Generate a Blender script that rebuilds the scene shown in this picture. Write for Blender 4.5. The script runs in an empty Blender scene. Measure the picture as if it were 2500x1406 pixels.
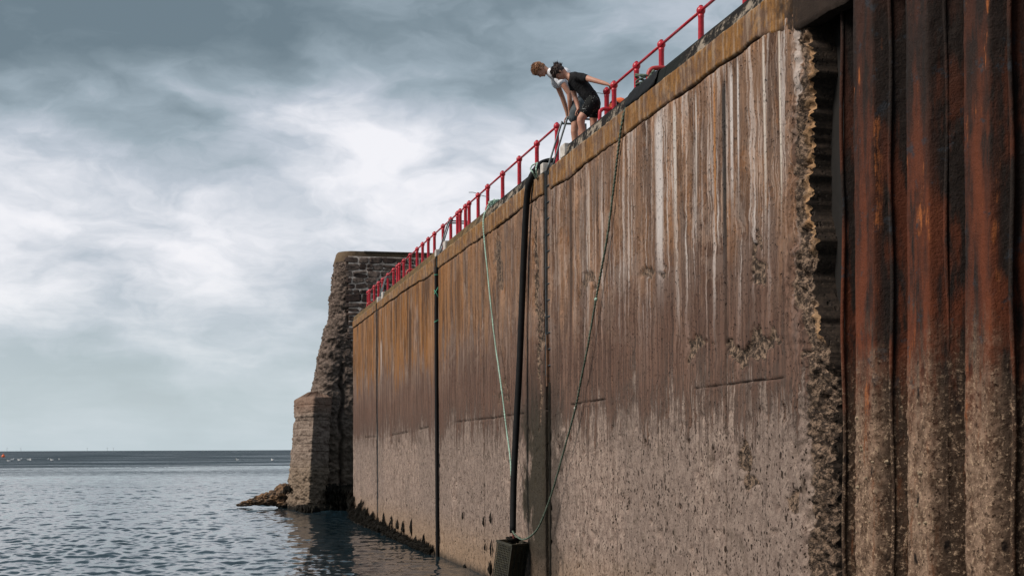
import bpy, bmesh, math, random
import numpy as np
from mathutils import Vector, Matrix
R = math.radians
random.seed(7)
rng = np.random.default_rng(7)
scene = bpy.context.scene
COL = scene.collection

# ------------------------------------------------------------------ camera
TH = math.atan(790/3400.0)            # view direction turned away from the line of the quay
ST, CT = math.sin(TH), math.cos(TH)
KZ = 8.10; F, SH, ROLL = 3400.0, 392.7, 0.0042
CX = -6.55*CT                         # quay face is the plane x = 0
CAM = Vector((CX, 0, 2.8))
cam_d = bpy.data.cameras.new('camera')
cam_d.sensor_width = 36; cam_d.lens = F/2500*36
cam_d.shift_y = SH/2500
cam_d.clip_start = 0.1; cam_d.clip_end = 90000
cam = bpy.data.objects.new('camera', cam_d); COL.objects.link(cam)
cam.location = CAM
cam.rotation_euler = (R(90), ROLL, -TH)
scene.camera = cam

# ------------------------------------------------------------------ world
SUN_EL, SUN_AZ = R(40), R(-97)        # azimuth from +Y towards +X
world = bpy.data.worlds.new('World'); scene.world = world; world.use_nodes = True

class N:
    def __init__(s, tree): s.t = tree; s.n = tree.nodes; s.l = tree.links
    def new(s, typ, ins=None, **kw):
        nd = s.n.new(typ)
        for k, v in kw.items(): setattr(nd, k, v)
        for k, v in (ins or {}).items():
            if v is None: continue
            if isinstance(v, bpy.types.NodeSocket): s.l.new(v, nd.inputs[k])
            else: nd.inputs[k].default_value = v
        return nd
    def m(s, op, a, b=None, c=None, clamp=False):
        nd = s.new('ShaderNodeMath', {0: a, 1: b, 2: c}, operation=op); nd.use_clamp = clamp
        return nd.outputs[0]
    def ss(s, v, a, b, lo=0.0, hi=1.0, t='SMOOTHSTEP'):
        if a > b: a, b, lo, hi = b, a, hi, lo
        return s.new('ShaderNodeMapRange', {'Value': v, 'From Min': a, 'From Max': b, 'To Min': lo, 'To Max': hi}, interpolation_type=t).outputs[0]
    def mix(s, f, a, b, mode='MIX'):
        nd = s.new('ShaderNodeMix', data_type='RGBA', blend_type=mode)
        for i, v in ((0, f), (6, a), (7, b)):
            if isinstance(v, bpy.types.NodeSocket): s.l.new(v, nd.inputs[i])
            else: nd.inputs[i].default_value = v if i == 0 else (*v, 1)
        return nd.outputs[2]
    def vm(s, op, a, b=None):
        return s.new('ShaderNodeVectorMath', {0: a, 1: b}, operation=op).outputs[0]
    def scl(s, v, x, y, z): return s.vm('MULTIPLY', v, (x, y, z))
    def noise(s, v, sc=1.0, det=4.0, rough=.55, dist=0.0, col=False):
        nd = s.new('ShaderNodeTexNoise', {'Vector': v, 'Scale': sc, 'Detail': det, 'Roughness': rough, 'Distortion': dist})
        return nd.outputs['Color' if col else 'Fac']
    def sep(s, v): o = s.new('ShaderNodeSeparateXYZ', {0: v}).outputs; return o[0], o[1], o[2]
    def comb(s, x, y, z): return s.new('ShaderNodeCombineXYZ', {0: x, 1: y, 2: z}).outputs[0]

def build_world():
    t = world.node_tree
    for nd in list(t.nodes): t.nodes.remove(nd)
    n = N(t)
    d = n.new('ShaderNodeTexCoord').outputs['Generated']
    x, y, z = n.sep(d)
    hz = n.m('SQRT', n.m('ADD', n.m('MULTIPLY', x, x), n.m('MULTIPLY', y, y)))
    el = n.m('DIVIDE', z, n.m('MAXIMUM', hz, .02))                  # tan elevation
    az = n.m('ARCTAN2', x, y)                                       # 0 along the quay
    # cloud deck seen in perspective: bands get thinner towards the horizon
    q = n.m('ADD', n.m('MAXIMUM', z, 0.0), .11)
    pv = n.comb(n.m('DIVIDE', x, q), n.m('DIVIDE', y, q), 0.0)
    wv = n.vm('ADD', pv, n.scl(n.noise(pv, .9, 3, .5, col=True), .7, .7, 0))
    c1 = n.noise(n.vm('ADD', wv, (3.1, 7.7, 0)), .55, 7, .55)
    c2 = n.noise(n.vm('ADD', wv, (11.0, 2.0, 0)), 1.7, 6, .6)
    sv = n.comb(n.m('MULTIPLY', az, 7.5), n.m('MULTIPLY', el, 15.0), 0.0)
    sv2 = n.vm('ADD', sv, n.scl(n.noise(sv, 1.2, 4, .55, col=True), .9, .9, 0))
    c3 = n.noise(n.vm('ADD', sv2, (4.2, 1.3, 0)), 1.0, 7, .56)
    b = n.m('ADD', n.m('ADD', n.m('MULTIPLY', c1, .22), n.m('MULTIPLY', c2, .14)), n.m('MULTIPLY', c3, .64))
    b = n.ss(b, .395, .615, 0, 1, 'LINEAR')
    # large shape of the sky: teal haze at the horizon, a bright belt, a heavy dark bank above it
    wob = n.m('MULTIPLY', n.m('SUBTRACT', n.noise(sv, .55, 3, .5), .5), .11)
    tilt = n.m('MULTIPLY', n.m('ADD', az, .02), -.10)
    e2 = n.m('ADD', n.m('ADD', el, wob), tilt)
    belt = n.m('MULTIPLY', n.ss(e2, .0, .13), n.ss(e2, .27, .17))
    bank = n.ss(e2, .215, .285)
    left = n.ss(az, .30, .02)                                     # the bank is heaviest out over the sea
    v = n.m('ADD', n.m('MULTIPLY', b, .50), n.m('MULTIPLY', belt, .36))
    v = n.m('ADD', v, .25)
    v = n.m('SUBTRACT', v, n.m('MULTIPLY', bank, n.m('ADD', .12, n.m('MULTIPLY', left, .36))))
    up = n.ss(el, .38, 1.1)
    v = n.m('ADD', n.m('MULTIPLY', v, n.m('SUBTRACT', 1.0, n.m('MULTIPLY', up, .5))), n.m('MULTIPLY', up, .30))
    r = n.new('ShaderNodeValToRGB', {0: v})
    cr = r.color_ramp
    for i, (p, c) in enumerate([(0.0, (.125, .168, .195)), (.22, (.180, .230, .262)), (.45, (.285, .345, .390)),
                                (.68, (.455, .495, .555)), (.92, (.74, .74, .78)), (1.0, (.80, .79, .82))]):
        e = cr.elements[i] if i < 2 else cr.elements.new(p)
        e.position = p; e.color = (*c, 1)
    teal = n.mix(n.m('MULTIPLY', n.ss(el, .14, .0), .78), r.outputs[0], (.53, .61, .65))
    below = n.mix(n.ss(z, -.01, -.06), teal, (.10, .12, .13))
    sky = n.new('ShaderNodeTexSky', sky_type='NISHITA', sun_disc=False, sun_elevation=SUN_EL, sun_rotation=SUN_AZ, air_density=1.2, dust_density=1.5)
    b1 = n.new('ShaderNodeBackground', {'Color': sky.outputs[0], 'Strength': .07})
    b2 = n.new('ShaderNodeBackground', {'Color': below, 'Strength': .47})
    mx = n.new('ShaderNodeMixShader', {0: .93, 1: b1.outputs[0], 2: b2.outputs[0]})
    o = n.new('ShaderNodeOutputWorld'); t.links.new(mx.outputs[0], o.inputs[0])
build_world()

sd = bpy.data.lights.new('sun', 'SUN'); sd.energy = 1.5; sd.angle = R(22); sd.color = (1, .92, .82)
sun = bpy.data.objects.new('sun', sd); COL.objects.link(sun)
_ts = Vector((math.sin(SUN_AZ)*math.cos(SUN_EL), math.cos(SUN_AZ)*math.cos(SUN_EL), math.sin(SUN_EL)))
sun.rotation_euler = _ts.to_track_quat('Z', 'Y').to_euler(); sun.location = (-20, 10, 40)
vs = scene.view_settings
vs.view_transform = 'Standard'; vs.look = 'None'; vs.gamma = 1; vs.exposure = 1.3; vs.use_curve_mapping = False

# ------------------------------------------------------------------ survey helpers (a pixel of the survey photo -> a point of the place)
def ray(px, py):
    dx, dy = px-1250, py-(703+SH)
    dx, dy = dx-dy*ROLL, dy+dx*ROLL
    return dx/F, -dy/F
def atd(px, py, d):                    # at a given distance along the view
    u, v = ray(px, py)
    return Vector((CX+u*d*CT+d*ST, -u*d*ST+d*CT, 2.8+v*d))
def atX(px, py, x):                    # on the vertical plane at world x
    u, v = ray(px, py)
    d = (x-CX)/(u*CT+ST)
    return atd(px, py, d)
def atY(px, py, y):
    u, v = ray(px, py)
    return atd(px, py, y/(CT-u*ST))
def atZ(px, py, z):
    u, v = ray(px, py)
    return atd(px, py, (z-2.8)/v)
def off(X): return (X-6.55)*CT         # quay offset
def yw(px, x=0.0): return atX(px, 900, x).y

# ------------------------------------------------------------------ numpy noise
def _h(i, j, k, s):
    with np.errstate(over='ignore'):
        h = (i.astype(np.int64)*374761393 + j.astype(np.int64)*668265263 + k.astype(np.int64)*2147483647*3 + s*974711)
        h = (h ^ (h >> 13))*1274126177
        h = h ^ (h >> 16)
    return (h & 0xffff)/65535.0
def vn(x, y, z=0.0, s=0):
    x = np.asarray(x, float); y = np.asarray(y, float)+np.zeros_like(x); z = np.zeros_like(x)+z
    xi, yi, zi = np.floor(x), np.floor(y), np.floor(z)
    u, v, w = x-xi, y-yi, z-zi
    u, v, w = [t*t*(3-2*t) for t in (u, v, w)]
    xi, yi, zi = [t.astype(np.int64) for t in (xi, yi, zi)]
    r = 0
    for a in (0, 1):
        for b in (0, 1):
            for c in (0, 1):
                r = r + _h(xi+a, yi+b, zi+c, s)*(u if a else 1-u)*(v if b else 1-v)*(w if c else 1-w)
    return r
def fbm(x, y, z=0.0, s=0, o=4, g=.5):
    a, t, r = 1.0, 0.0, 0.0
    for k in range(o):
        r = r + a*vn(np.asarray(x)*2**k, np.asarray(y)*2**k, np.asarray(z)*2**k, s+k*17); t += a; a *= g
    return r/t
def sst(v, a, b):
    t = np.clip((v-a)/(b-a), 0, 1); return t*t*(3-2*t)

# ------------------------------------------------------------------ object helpers
def thing(name, label, cat, loc=(0, 0, 0), group=None):
    o = bpy.data.objects.new(name, None); COL.objects.link(o); o.location = loc
    o['label'] = label; o['category'] = cat
    if group: o['group'] = group
    return o
def tag(o, label, cat, group=None):
    o['label'] = label; o['category'] = cat
    if group: o['group'] = group
    return o
def link(name, me, mat=None, parent=None, smooth=False, kind=None):
    if mat and not me.materials: me.materials.append(mat)
    if smooth: me.polygons.foreach_set('use_smooth', [True]*len(me.polygons))
    o = bpy.data.objects.new(name, me); COL.objects.link(o)
    if parent is not None:
        o.parent = parent
        o.matrix_parent_inverse = Matrix.Translation(-Vector(parent.location)) if parent.location.length else Matrix()
    if kind: o['kind'] = kind
    return o
def mesh(name, verts, faces, **kw):
    me = bpy.data.meshes.new(name); me.from_pydata([tuple(v) for v in verts], [], [tuple(f) for f in faces]); me.update()
    return me
def np_mesh(name, V, Q, attrs=None):
    me = bpy.data.meshes.new(name)
    V = np.asarray(V, np.float32); Q = np.asarray(Q, np.int32)
    me.vertices.add(len(V)); me.vertices.foreach_set('co', V.ravel())
    me.loops.add(Q.size); me.loops.foreach_set('vertex_index', Q.ravel())
    me.polygons.add(len(Q)); k = Q.shape[1]
    me.polygons.foreach_set('loop_start', np.arange(0, Q.size, k, dtype=np.int32))
    me.polygons.foreach_set('loop_total', np.full(len(Q), k, np.int32))
    me.update(calc_edges=True); me.validate()
    for nm, a in (attrs or {}).items():
        at = me.attributes.new(nm, 'FLOAT', 'POINT'); at.data.foreach_set('value', np.asarray(a, np.float32).ravel())
    return me
def grid_q(nu, nv, o=0, flip=False):
    i = np.arange(nu-1)[:, None]*nv+np.arange(nv-1)[None, :]+o
    q = np.stack([i, i+nv, i+nv+1, i+1], -1).reshape(-1, 4)
    return q[:, ::-1] if flip else q
def tube_data(pts, rad, seg=10, twist=0.0, lobes=0, cap=True):
    P = [Vector(p) for p in pts]; n = len(P)
    rad = rad if hasattr(rad, '__len__') else [rad]*n
    V, Fc = [], []
    T0 = (P[1]-P[0]).normalized()
    nrm = T0.orthogonal().normalized(); L = 0
    for i, p in enumerate(P):
        T = (P[min(i+1, n-1)]-P[max(i-1, 0)]).normalized()
        nrm = (nrm-T*nrm.dot(T)).normalized(); bn = T.cross(nrm)
        if i: L += (P[i]-P[i-1]).length
        for k in range(seg):
            a = 2*math.pi*k/seg; r = rad[i]
            if lobes: r *= 1+.30*math.cos(lobes*a)
            b = a+twist*L
            V.append(p+nrm*math.cos(b)*r+bn*math.sin(b)*r)
    for i in range(n-1):
        for k in range(seg):
            k2 = (k+1) % seg
            Fc.append((i*seg+k, i*seg+k2, (i+1)*seg+k2, (i+1)*seg+k))
    if cap: Fc.append(tuple(range(seg-1, -1, -1))); Fc.append(tuple((n-1)*seg+k for k in range(seg)))
    return V, Fc
def tube(name, pts, rad, mat, parent=None, seg=10, smooth=True, **kw):
    V, Fc = tube_data(pts, rad, seg, **kw)
    return link(name, mesh(name, V, Fc), mat, parent, smooth)
def crv(pts, n=8):                                       # Catmull-Rom resample
    P = [Vector(p) for p in pts]; P = [P[0]*2-P[1]]+P+[P[-1]*2-P[-2]]
    out = []
    for i in range(1, len(P)-2):
        a, b, c, d = P[i-1:i+3]
        for k in range(n):
            t = k/n
            out.append(.5*((2*b)+(c-a)*t+(2*a-5*b+4*c-d)*t*t+(3*b-a-3*c+d)*t**3))
    out.append(P[-2]); return out
def box_data(x0, x1, y0, y1, z0, z1):
    V = [(x, y, z) for x in (x0, x1) for y in (y0, y1) for z in (z0, z1)]
    return V, [(0, 1, 3, 2), (4, 6, 7, 5), (0, 4, 5, 1), (2, 3, 7, 6), (0, 2, 6, 4), (1, 5, 7, 3)]
def box(name, x0, x1, y0, y1, z0, z1, mat, parent=None, bev=0.0, kind=None):
    V, Fc = box_data(x0, x1, y0, y1, z0, z1)
    me = mesh(name, V, Fc)
    if bev:
        b = bmesh.new(); b.from_mesh(me); bmesh.ops.bevel(b, geom=b.edges[:], offset=bev, segments=2, affect='EDGES', profile=.6); b.to_mesh(me); b.free()
    return link(name, me, mat, parent, kind=kind)
def merge(parts):
    V, Fc = [], []
    for v, f in parts:
        o = len(V); V += list(v); Fc += [tuple(i+o for i in q) for q in f]
    return V, Fc

# ------------------------------------------------------------------ materials
def newmat(name):
    m = bpy.data.materials.new(name); m.use_nodes = True
    t = m.node_tree; n = N(t); p = t.nodes['Principled BSDF']
    return m, n, p
def setp(n, p, col=None, rough=None, metal=None, spec=None, bump=None, bs=.5, bd=.02):
    for k, v in (('Base Color', col), ('Roughness', rough), ('Metallic', metal), ('Specular IOR Level', spec)):
        if v is None: continue
        if isinstance(v, bpy.types.NodeSocket): n.l.new(v, p.inputs[k])
        else: p.inputs[k].default_value = (*v, 1) if k == 'Base Color' else v
    if bump is not None:
        b = n.new('ShaderNodeBump', {'Strength': bs, 'Distance': bd, 'Height': bump}); n.l.new(b.outputs[0], p.inputs['Normal'])
def pos(n): return n.new('ShaderNodeNewGeometry').outputs['Position']
def opos(n): return n.new('ShaderNodeTexCoord').outputs['Object']
def attr(n, nm): return n.new('ShaderNodeAttribute', attribute_name=nm).outputs['Fac']

def simple(name, c1, c2=None, sc=8, rough=.6, metal=0, bd=.003, bsc=40, spec=.5):
    m, n, p = newmat(name); P = pos(n)
    c2 = c2 or tuple(k*.7 for k in c1)
    col = n.mix(n.ss(n.noise(P, sc, 5, .6), .35, .65), c1, c2)
    setp(n, p, col, rough, metal, spec, n.noise(P, bsc, 4, .6), .5, bd)
    return m

def wall_mat():
    m, n, p = newmat('stained_concrete')
    P = pos(n); x, y, z = n.sep(P)
    S = lambda ky, kz, o, det=4, rg=.6: n.noise(n.vm('ADD', n.scl(P, 0, ky, kz), (0, o, o*.7)), 1.0, det, rg)
    wy = n.m('MULTIPLY', n.m('SUBTRACT', n.noise(n.scl(P, 0, 1.6, 2.2), 1, 4, .6), .5), .22)
    P = n.vm('ADD', P, n.comb(0.0, wy, 0.0))
    s_w = S(1.1, .10, 3); s_m = S(5.0, .24, 11, 5); s_f = S(17, .55, 23, 6, .68); s_x = S(44, 2.0, 31, 5, .75)
    blob = n.noise(P, .55, 5, .6); grit = n.noise(P, 38, 5, .8); mid = n.noise(n.scl(P, 1, 1.3, 1), 5, 6, .65)
    s_c = S(2.1, .30, 83, 5, .62)
    rid = lambda t, w: n.ss(n.m('ABSOLUTE', n.m('SUBTRACT', t, .5)), w, 0.0)
    far = n.ss(y, 25, 40)
    # upper, washed and streaked
    v = n.m('ADD', n.m('ADD', n.m('MULTIPLY', s_f, .28), n.m('MULTIPLY', s_m, .50)), n.m('ADD', n.m('MULTIPLY', n.m('SUBTRACT', s_x, .5), .30), n.m('MULTIPLY', blob, .22)))
    v = n.m('ADD', v, n.m('MULTIPLY', n.m('SUBTRACT', s_c, .5), n.ss(y, 16, 34, .55, .9)))
    tone = n.noise(n.scl(P, 1, 1, .6), .33, 4, .6)
    c = n.mix(n.ss(v, .43, .56, t='LINEAR'), (.070, .034, .021), (.45, .275, .188))
    c = n.mix(n.ss(n.noise(n.scl(P, 1, 3.2, .55), 1.7, 7, .72), .49, .54, 0, .75), c, (.090, .046, .029))
    c = n.mix(n.m('MULTIPLY', n.ss(n.noise(n.vm('ADD', n.scl(P, 1, 1.6, .7), (0, 9, 4)), 1.1, 7, .7), .50, .57, 0, .75), n.ss(z, 4.2, 6.2)), c, (.235, .112, .056))
    c = n.mix(n.ss(tone, .48, .54, 0, .50), c, (.17, .098, .070))
    bl = n.noise(n.vm('ADD', n.scl(P, 1, .75, 1.0), (0, 2.3, 6.1)), 1.25, 8, .74, .5)
    c = n.mix(n.ss(bl, .50, .53, 0, .60), c, n.mix(n.ss(n.noise(P, 18, 5, .75), .4, .6), (.070, .040, .029), (.165, .105, .080)))
    c = n.mix(n.ss(bl, .455, .43, 0, .40), c, (.40, .275, .205))
    ck = n.noise(n.vm('ADD', n.scl(P, 1, .42, 1.1), (0, 7, 3)), .62, 6, .6, .3)
    c = n.mix(n.m('MULTIPLY', rid(ck, .0035), .8), c, (.035, .022, .016))
    pt = n.noise(n.vm('ADD', n.scl(P, 1, .9, 1.1), (0, 5, 2)), .9, 6, .62, .4)
    c = n.mix(n.m('MULTIPLY', n.ss(pt, .515, .535), .55), c, n.mix(n.ss(s_x, .35, .6), (.090, .058, .044), (.23, .165, .135)))
    c = n.mix(n.m('MULTIPLY', n.ss(pt, .43, .40), .35), c, (.36, .28, .235))
    c = n.mix(n.m('MULTIPLY', rid(S(8.5, .10, 41, 3, .55), .016), n.ss(s_m, .38, .55, .0, .75)), c, (.050, .030, .021))
    c = n.mix(n.m('MULTIPLY', rid(S(12.5, .14, 57, 3, .55), .014), n.ss(s_f, .42, .6, .0, .7)), c, (.52, .39, .31))
    c = n.mix(n.ss(n.noise(n.scl(P, 1, 2.4, .45), 13, 6, .8), .42, .32, 0, .6), c, (.055, .035, .027))
    # pale lime runs, strongest at the near bays just under the coping
    near = n.ss(y, 27, 19)
    wm = n.m('MULTIPLY', n.ss(n.m('ADD', n.m('MULTIPLY', s_m, .6), n.m('MULTIPLY', s_f, .5)), .55, .66), n.ss(n.m('ADD', z, n.m('MULTIPLY', s_m, 2.6)), 4.7, 7.0))
    c = n.mix(n.m('MULTIPLY', wm, n.ss(near, 0, 1, .25, .95)), c, (.60, .53, .50))
    # ochre lichen, spreading over the far bays
    drip = n.m('ADD', z, n.m('ADD', n.m('MULTIPLY', s_m, 1.6), n.m('ADD', n.m('MULTIPLY', s_f, .7), n.m('MULTIPLY', n.m('SUBTRACT', s_c, .3), 6.0))))
    om = n.m('MULTIPLY', n.ss(n.m('ADD', n.m('MULTIPLY', s_w, .45), n.m('MULTIPLY', n.m('ADD', blob, s_f), .3)), .42, .52),
             n.m('MULTIPLY', n.ss(drip, 7.5, 7.9), n.m('ADD', .28, n.m('MULTIPLY', far, .78))))
    c = n.mix(om, c, n.mix(n.ss(n.m('ADD', s_x, n.m('MULTIPLY', n.m('SUBTRACT', s_c, .5), 1.2)), .38, .60), (.075, .030, .009), (.31, .130, .032)))
    c = n.mix(n.m('MULTIPLY', n.m('MULTIPLY', rid(S(2.7, .14, 97, 4, .6), .030), far), n.ss(s_f, .35, .6, .2, .8)), c, (.40, .29, .22))
    dk = n.m('MULTIPLY', n.ss(n.m('ADD', n.m('MULTIPLY', s_m, .55), n.m('MULTIPLY', s_f, .45)), .43, .33), n.ss(z, 3.8, 5.6))
    c = n.mix(n.m('MULTIPLY', dk, .8), c, (.045, .032, .026))
    # a few single heavy runs
    for px, w, zt, zb, colr in ((1768, .09, 7.25, 4.6, (.020, .022, .024)), (1745, .05, 7.3, 5.6, (.40, .17, .05)), (1612, .20, 7.35, 5.2, (.62, .56, .54)), (1650, .07, 7.3, 5.8, (.60, .54, .50)),
                                (1787, .05, 7.3, 5.9, (.66, .60, .58)), (1803, .035, 7.35, 6.1, (.66, .60, .58)), (1868, .045, 7.4, 5.6, (.64, .56, .50)), (1905, .03, 7.4, 5.6, (.66, .58, .50)), (1945, .06, 7.3, 5.2, (.52, .44, .40)), (1700, .04, 7.3, 5.9, (.55, .48, .44)),
                                (1440, .06, 7.2, 5.6, (.50, .40, .34)), (1395, .10, 7.4, 4.2, (.060, .036, .026)), (930, .20, 6.4, 5.4, (.55, .46, .42)), (1000, .35, 6.9, 4.6, (.07, .035, .018)), (1215, .25, 7.1, 6.0, (.07, .045, .035)), (1120, .3, 7.1, 5.3, (.13, .06, .025))):
        yy = yw(px)
        g = n.m('MULTIPLY', n.ss(n.m('ABSOLUTE', n.m('SUBTRACT', n.m('ADD', y, n.m('MULTIPLY', s_f, w*.6)), yy+w*.3)), w, w*.35),
                n.m('MULTIPLY', n.ss(n.m('ADD', z, n.m('MULTIPLY', s_x, 1.4)), zb, zb+1.5), n.ss(z, zt+.2, zt-.1)))
        c = n.mix(n.m('MULTIPLY', g, n.ss(grit, .2, .5, .6, .95)), c, colr)
    # reddish damp band above the tide mark
    rb = n.m('MULTIPLY', n.ss(n.m('ADD', z, n.m('MULTIPLY', s_m, 1.8)), 6.8, 5.0), n.ss(z, 2.4, 3.6, .4, 1))
    c = n.mix(n.m('MULTIPLY', rb, .85), c, n.mix(n.ss(s_f, .35, .65), (.048, .023, .016), (.170, .090, .064)))
    # tidal zone: gritty, pink grey
    tz = n.m('ADD', n.m('ADD', z, n.m('MULTIPLY', n.m('SUBTRACT', pt, .5), 1.6)), n.m('MULTIPLY', n.m('SUBTRACT', n.m('ADD', s_f, s_m), 1.0), 2.6))
    low = n.ss(tz, 3.45, 3.15)
    lc = n.mix(n.ss(mid, .35, .65), (.225, .158, .130), (.43, .325, .270))
    lc = n.mix(n.ss(n.noise(P, 20, 6, .8), .54, .64), lc, (.46, .36, .30))
    lc = n.mix(n.ss(n.noise(P, 26, 5, .8), .46, .36), lc, (.085, .055, .042))
    lc = n.mix(n.m('MULTIPLY', rid(S(3.4, .05, 71, 3, .5), .007), .8), lc, (.06, .04, .03))
    lc = n.mix(n.ss(tone, .46, .55, 0, .38), lc, (.190, .145, .125))
    lc = n.mix(n.ss(n.noise(P, 1.4, 7, .75), .56, .63, 0, .5), lc, (.12, .088, .066))
    lc = n.mix(n.m('MULTIPLY', n.ss(z, 1.4, .2), .6), lc, (.32, .205, .115))
    c = n.mix(low, c, lc)
    edge = n.m('MULTIPLY', n.ss(tz, 2.75, 3.3), n.ss(tz, 4.1, 3.5))
    c = n.mix(n.m('MULTIPLY', edge, n.ss(mid, .35, .6, .75, .2)), c, (.075, .052, .043))
    # dark bore holes and barnacle clusters
    vo = n.new('ShaderNodeTexVoronoi', {'Vector': n.scl(P, 1, 1, .55), 'Scale': 10.0, 'Randomness': 1.0}).outputs['Distance']
    hole = n.m('MULTIPLY', n.ss(vo, .27, .17), n.ss(n.noise(n.scl(P, 1, 1.5, .7), 2.3, 4, .7), .47, .55))
    vo2 = n.new('ShaderNodeTexVoronoi', {'Vector': n.scl(P, 1, 1, .8), 'Scale': 19.0, 'Randomness': 1.0}).outputs['Distance']
    hole2 = n.m('MULTIPLY', n.ss(vo2, .30, .20), n.ss(n.noise(n.scl(P, 1, 1.5, .7), 3.1, 4, .7), .44, .50))
    hole = n.m('MAXIMUM', hole, hole2)
    c = n.mix(n.m('MULTIPLY', hole, n.ss(z, 3.4, 2.8)), c, (.030, .018, .012))
    # algae curtain beside the near ladder
    yj = n.m('ADD', y, n.m('MULTIPLY', n.m('SUBTRACT', n.noise(n.scl(P, 0, 1.2, .9), 1.5, 6, .65), .5), 4.0))
    al = n.m('MULTIPLY', n.m('MULTIPLY', n.ss(y, 24.25, 24.4), n.ss(yj, 26.5, 26.0)), n.m('MULTIPLY', n.ss(n.m('ADD', z, n.m('MULTIPLY', s_m, 2.0)), 4.9, 3.9), n.ss(z, 0.2, 1.2)))
    c = n.mix(n.m('MULTIPLY', al, .92), c, n.mix(s_f, (.012, .014, .006), (.030, .042, .009)))
    wet = n.m('MULTIPLY', n.m('MULTIPLY', n.ss(yj, 23.3, 24.0), n.ss(yj, 26.9, 25.9)), n.ss(n.m('ADD', z, n.m('MULTIPLY', s_m, 2.0)), 6.2, 4.2))
    c = n.mix(n.m('MULTIPLY', wet, .72), c, (.028, .021, .016))
    # freshly wetted foot
    c = n.mix(n.ss(n.m('ADD', z, n.m('MULTIPLY', mid, .3)), .38, .12), c, (.05, .038, .028))
    # broken, dirty concrete
    er = attr(n, 'ero')
    ec = n.mix(n.ss(n.noise(P, 15, 7, .8), .45, .60), (.022, .015, .011), (.30, .205, .145))
    c = n.mix(n.ss(er, .25, .7), c, ec)
    rust = n.m('MULTIPLY', attr(n, 'crust'), n.ss(n.noise(P, 9, 5, .7), .3, .55))
    c = n.mix(rust, c, n.mix(n.noise(P, 6, 4, .7), (.66, .44, .25), (.34, .14, .045)))
    c = n.mix(attr(n, 'joint'), c, (.020, .015, .012))
    c = n.mix(n.ss(grit, .3, .7, 0, .30), c, (.09, .06, .045))
    h = n.m('ADD', n.m('MULTIPLY', n.mix(low, n.comb(s_f, s_f, s_f), n.comb(mid, mid, mid)), 1.0), n.m('MULTIPLY', grit, .35))
    h2 = n.m('ADD', n.m('MULTIPLY', s_x, .4), n.m('SUBTRACT', h, n.m('MULTIPLY', hole, 1.5)))
    h2 = n.m('ADD', h2, n.m('MULTIPLY', n.noise(P, 28, 5, .75), n.m('MULTIPLY', low, 1.1)))
    setp(n, p, c, .88, spec=.25, bump=h2, bs=.9, bd=.018)
    return m

def coping_mat():
    m, n, p = newmat('lichened_coping')
    P = pos(n); x, y, z = n.sep(P)
    s = n.noise(n.scl(P, 1, 9, .8), 1, 5, .65); b = n.noise(P, 1.3, 6, .6); g = n.noise(P, 60, 4, .7); b2 = n.noise(P, 4.5, 6, .7)
    c = n.mix(n.ss(b, .43, .56), (.170, .098, .064), (.255, .122, .040))
    c = n.mix(n.m('MULTIPLY', n.ss(b2, .50, .58), .8), c, (.31, .140, .026))
    c = n.mix(n.ss(n.noise(P, 11, 6, .8), .50, .40, 0, .6), c, (.09, .045, .022))
    c = n.mix(n.m('MULTIPLY', n.ss(n.m('ADD', s, n.m('MULTIPLY', b2, .4)), .68, .82), .55), c, (.40, .30, .22))
    c = n.mix(n.m('MULTIPLY', n.ss(s, .44, .34), .65), c, (.085, .050, .028))
    c = n.mix(n.ss(n.m('ADD', y, n.m('MULTIPLY', b2, 1.5)), 15.3, 14.6), c, n.mix(b2, (.008, .006, .005), (.045, .028, .020)))
    c = n.mix(n.ss(z, 7.855, 7.872), c, (.48, .33, .19))
    c = n.mix(n.m('MULTIPLY', n.ss(g, .35, .75), .35), c, (.06, .04, .03))
    c = n.mix(attr(n, 'joint'), c, (.020, .015, .012))
    setp(n, p, c, .9, spec=.2, bump=n.m('ADD', g, n.m('MULTIPLY', b2, 1.2)), bs=.8, bd=.012)
    return m
def kerb_mat():
    m, n, p = newmat('weathered_kerb')
    P = pos(n); x, y, z = n.sep(P)
    b = n.noise(n.scl(P, 1, 1, 2), 2.6, 6, .68); s = n.noise(n.scl(P, 1, 12, 2), 1, 5, .7); g = n.noise(P, 45, 4, .7)
    dark = n.mix(n.m('MULTIPLY', n.ss(n.m('ADD', n.m('MULTIPLY', n.noise(P, 7, 6, .75), .55), n.m('MULTIPLY', b, .5)), .50, .60), n.ss(z, KZ-.03, KZ-.09)), (.014, .012, .011), (.30, .25, .20))
    dark = n.mix(n.ss(n.m('ABSOLUTE', n.m('SUBTRACT', y, 18.6)), 1.3, .9), dark, (.012, .014, .013))
    fr = n.mix(n.ss(b, .4, .6), (.085, .058, .032), (.17, .105, .045))
    c = n.mix(n.ss(y, 28, 33), dark, fr)
    setp(n, p, c, .92, spec=.2, bump=n.m('ADD', g, b), bs=.8, bd=.015)
    return m
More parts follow.
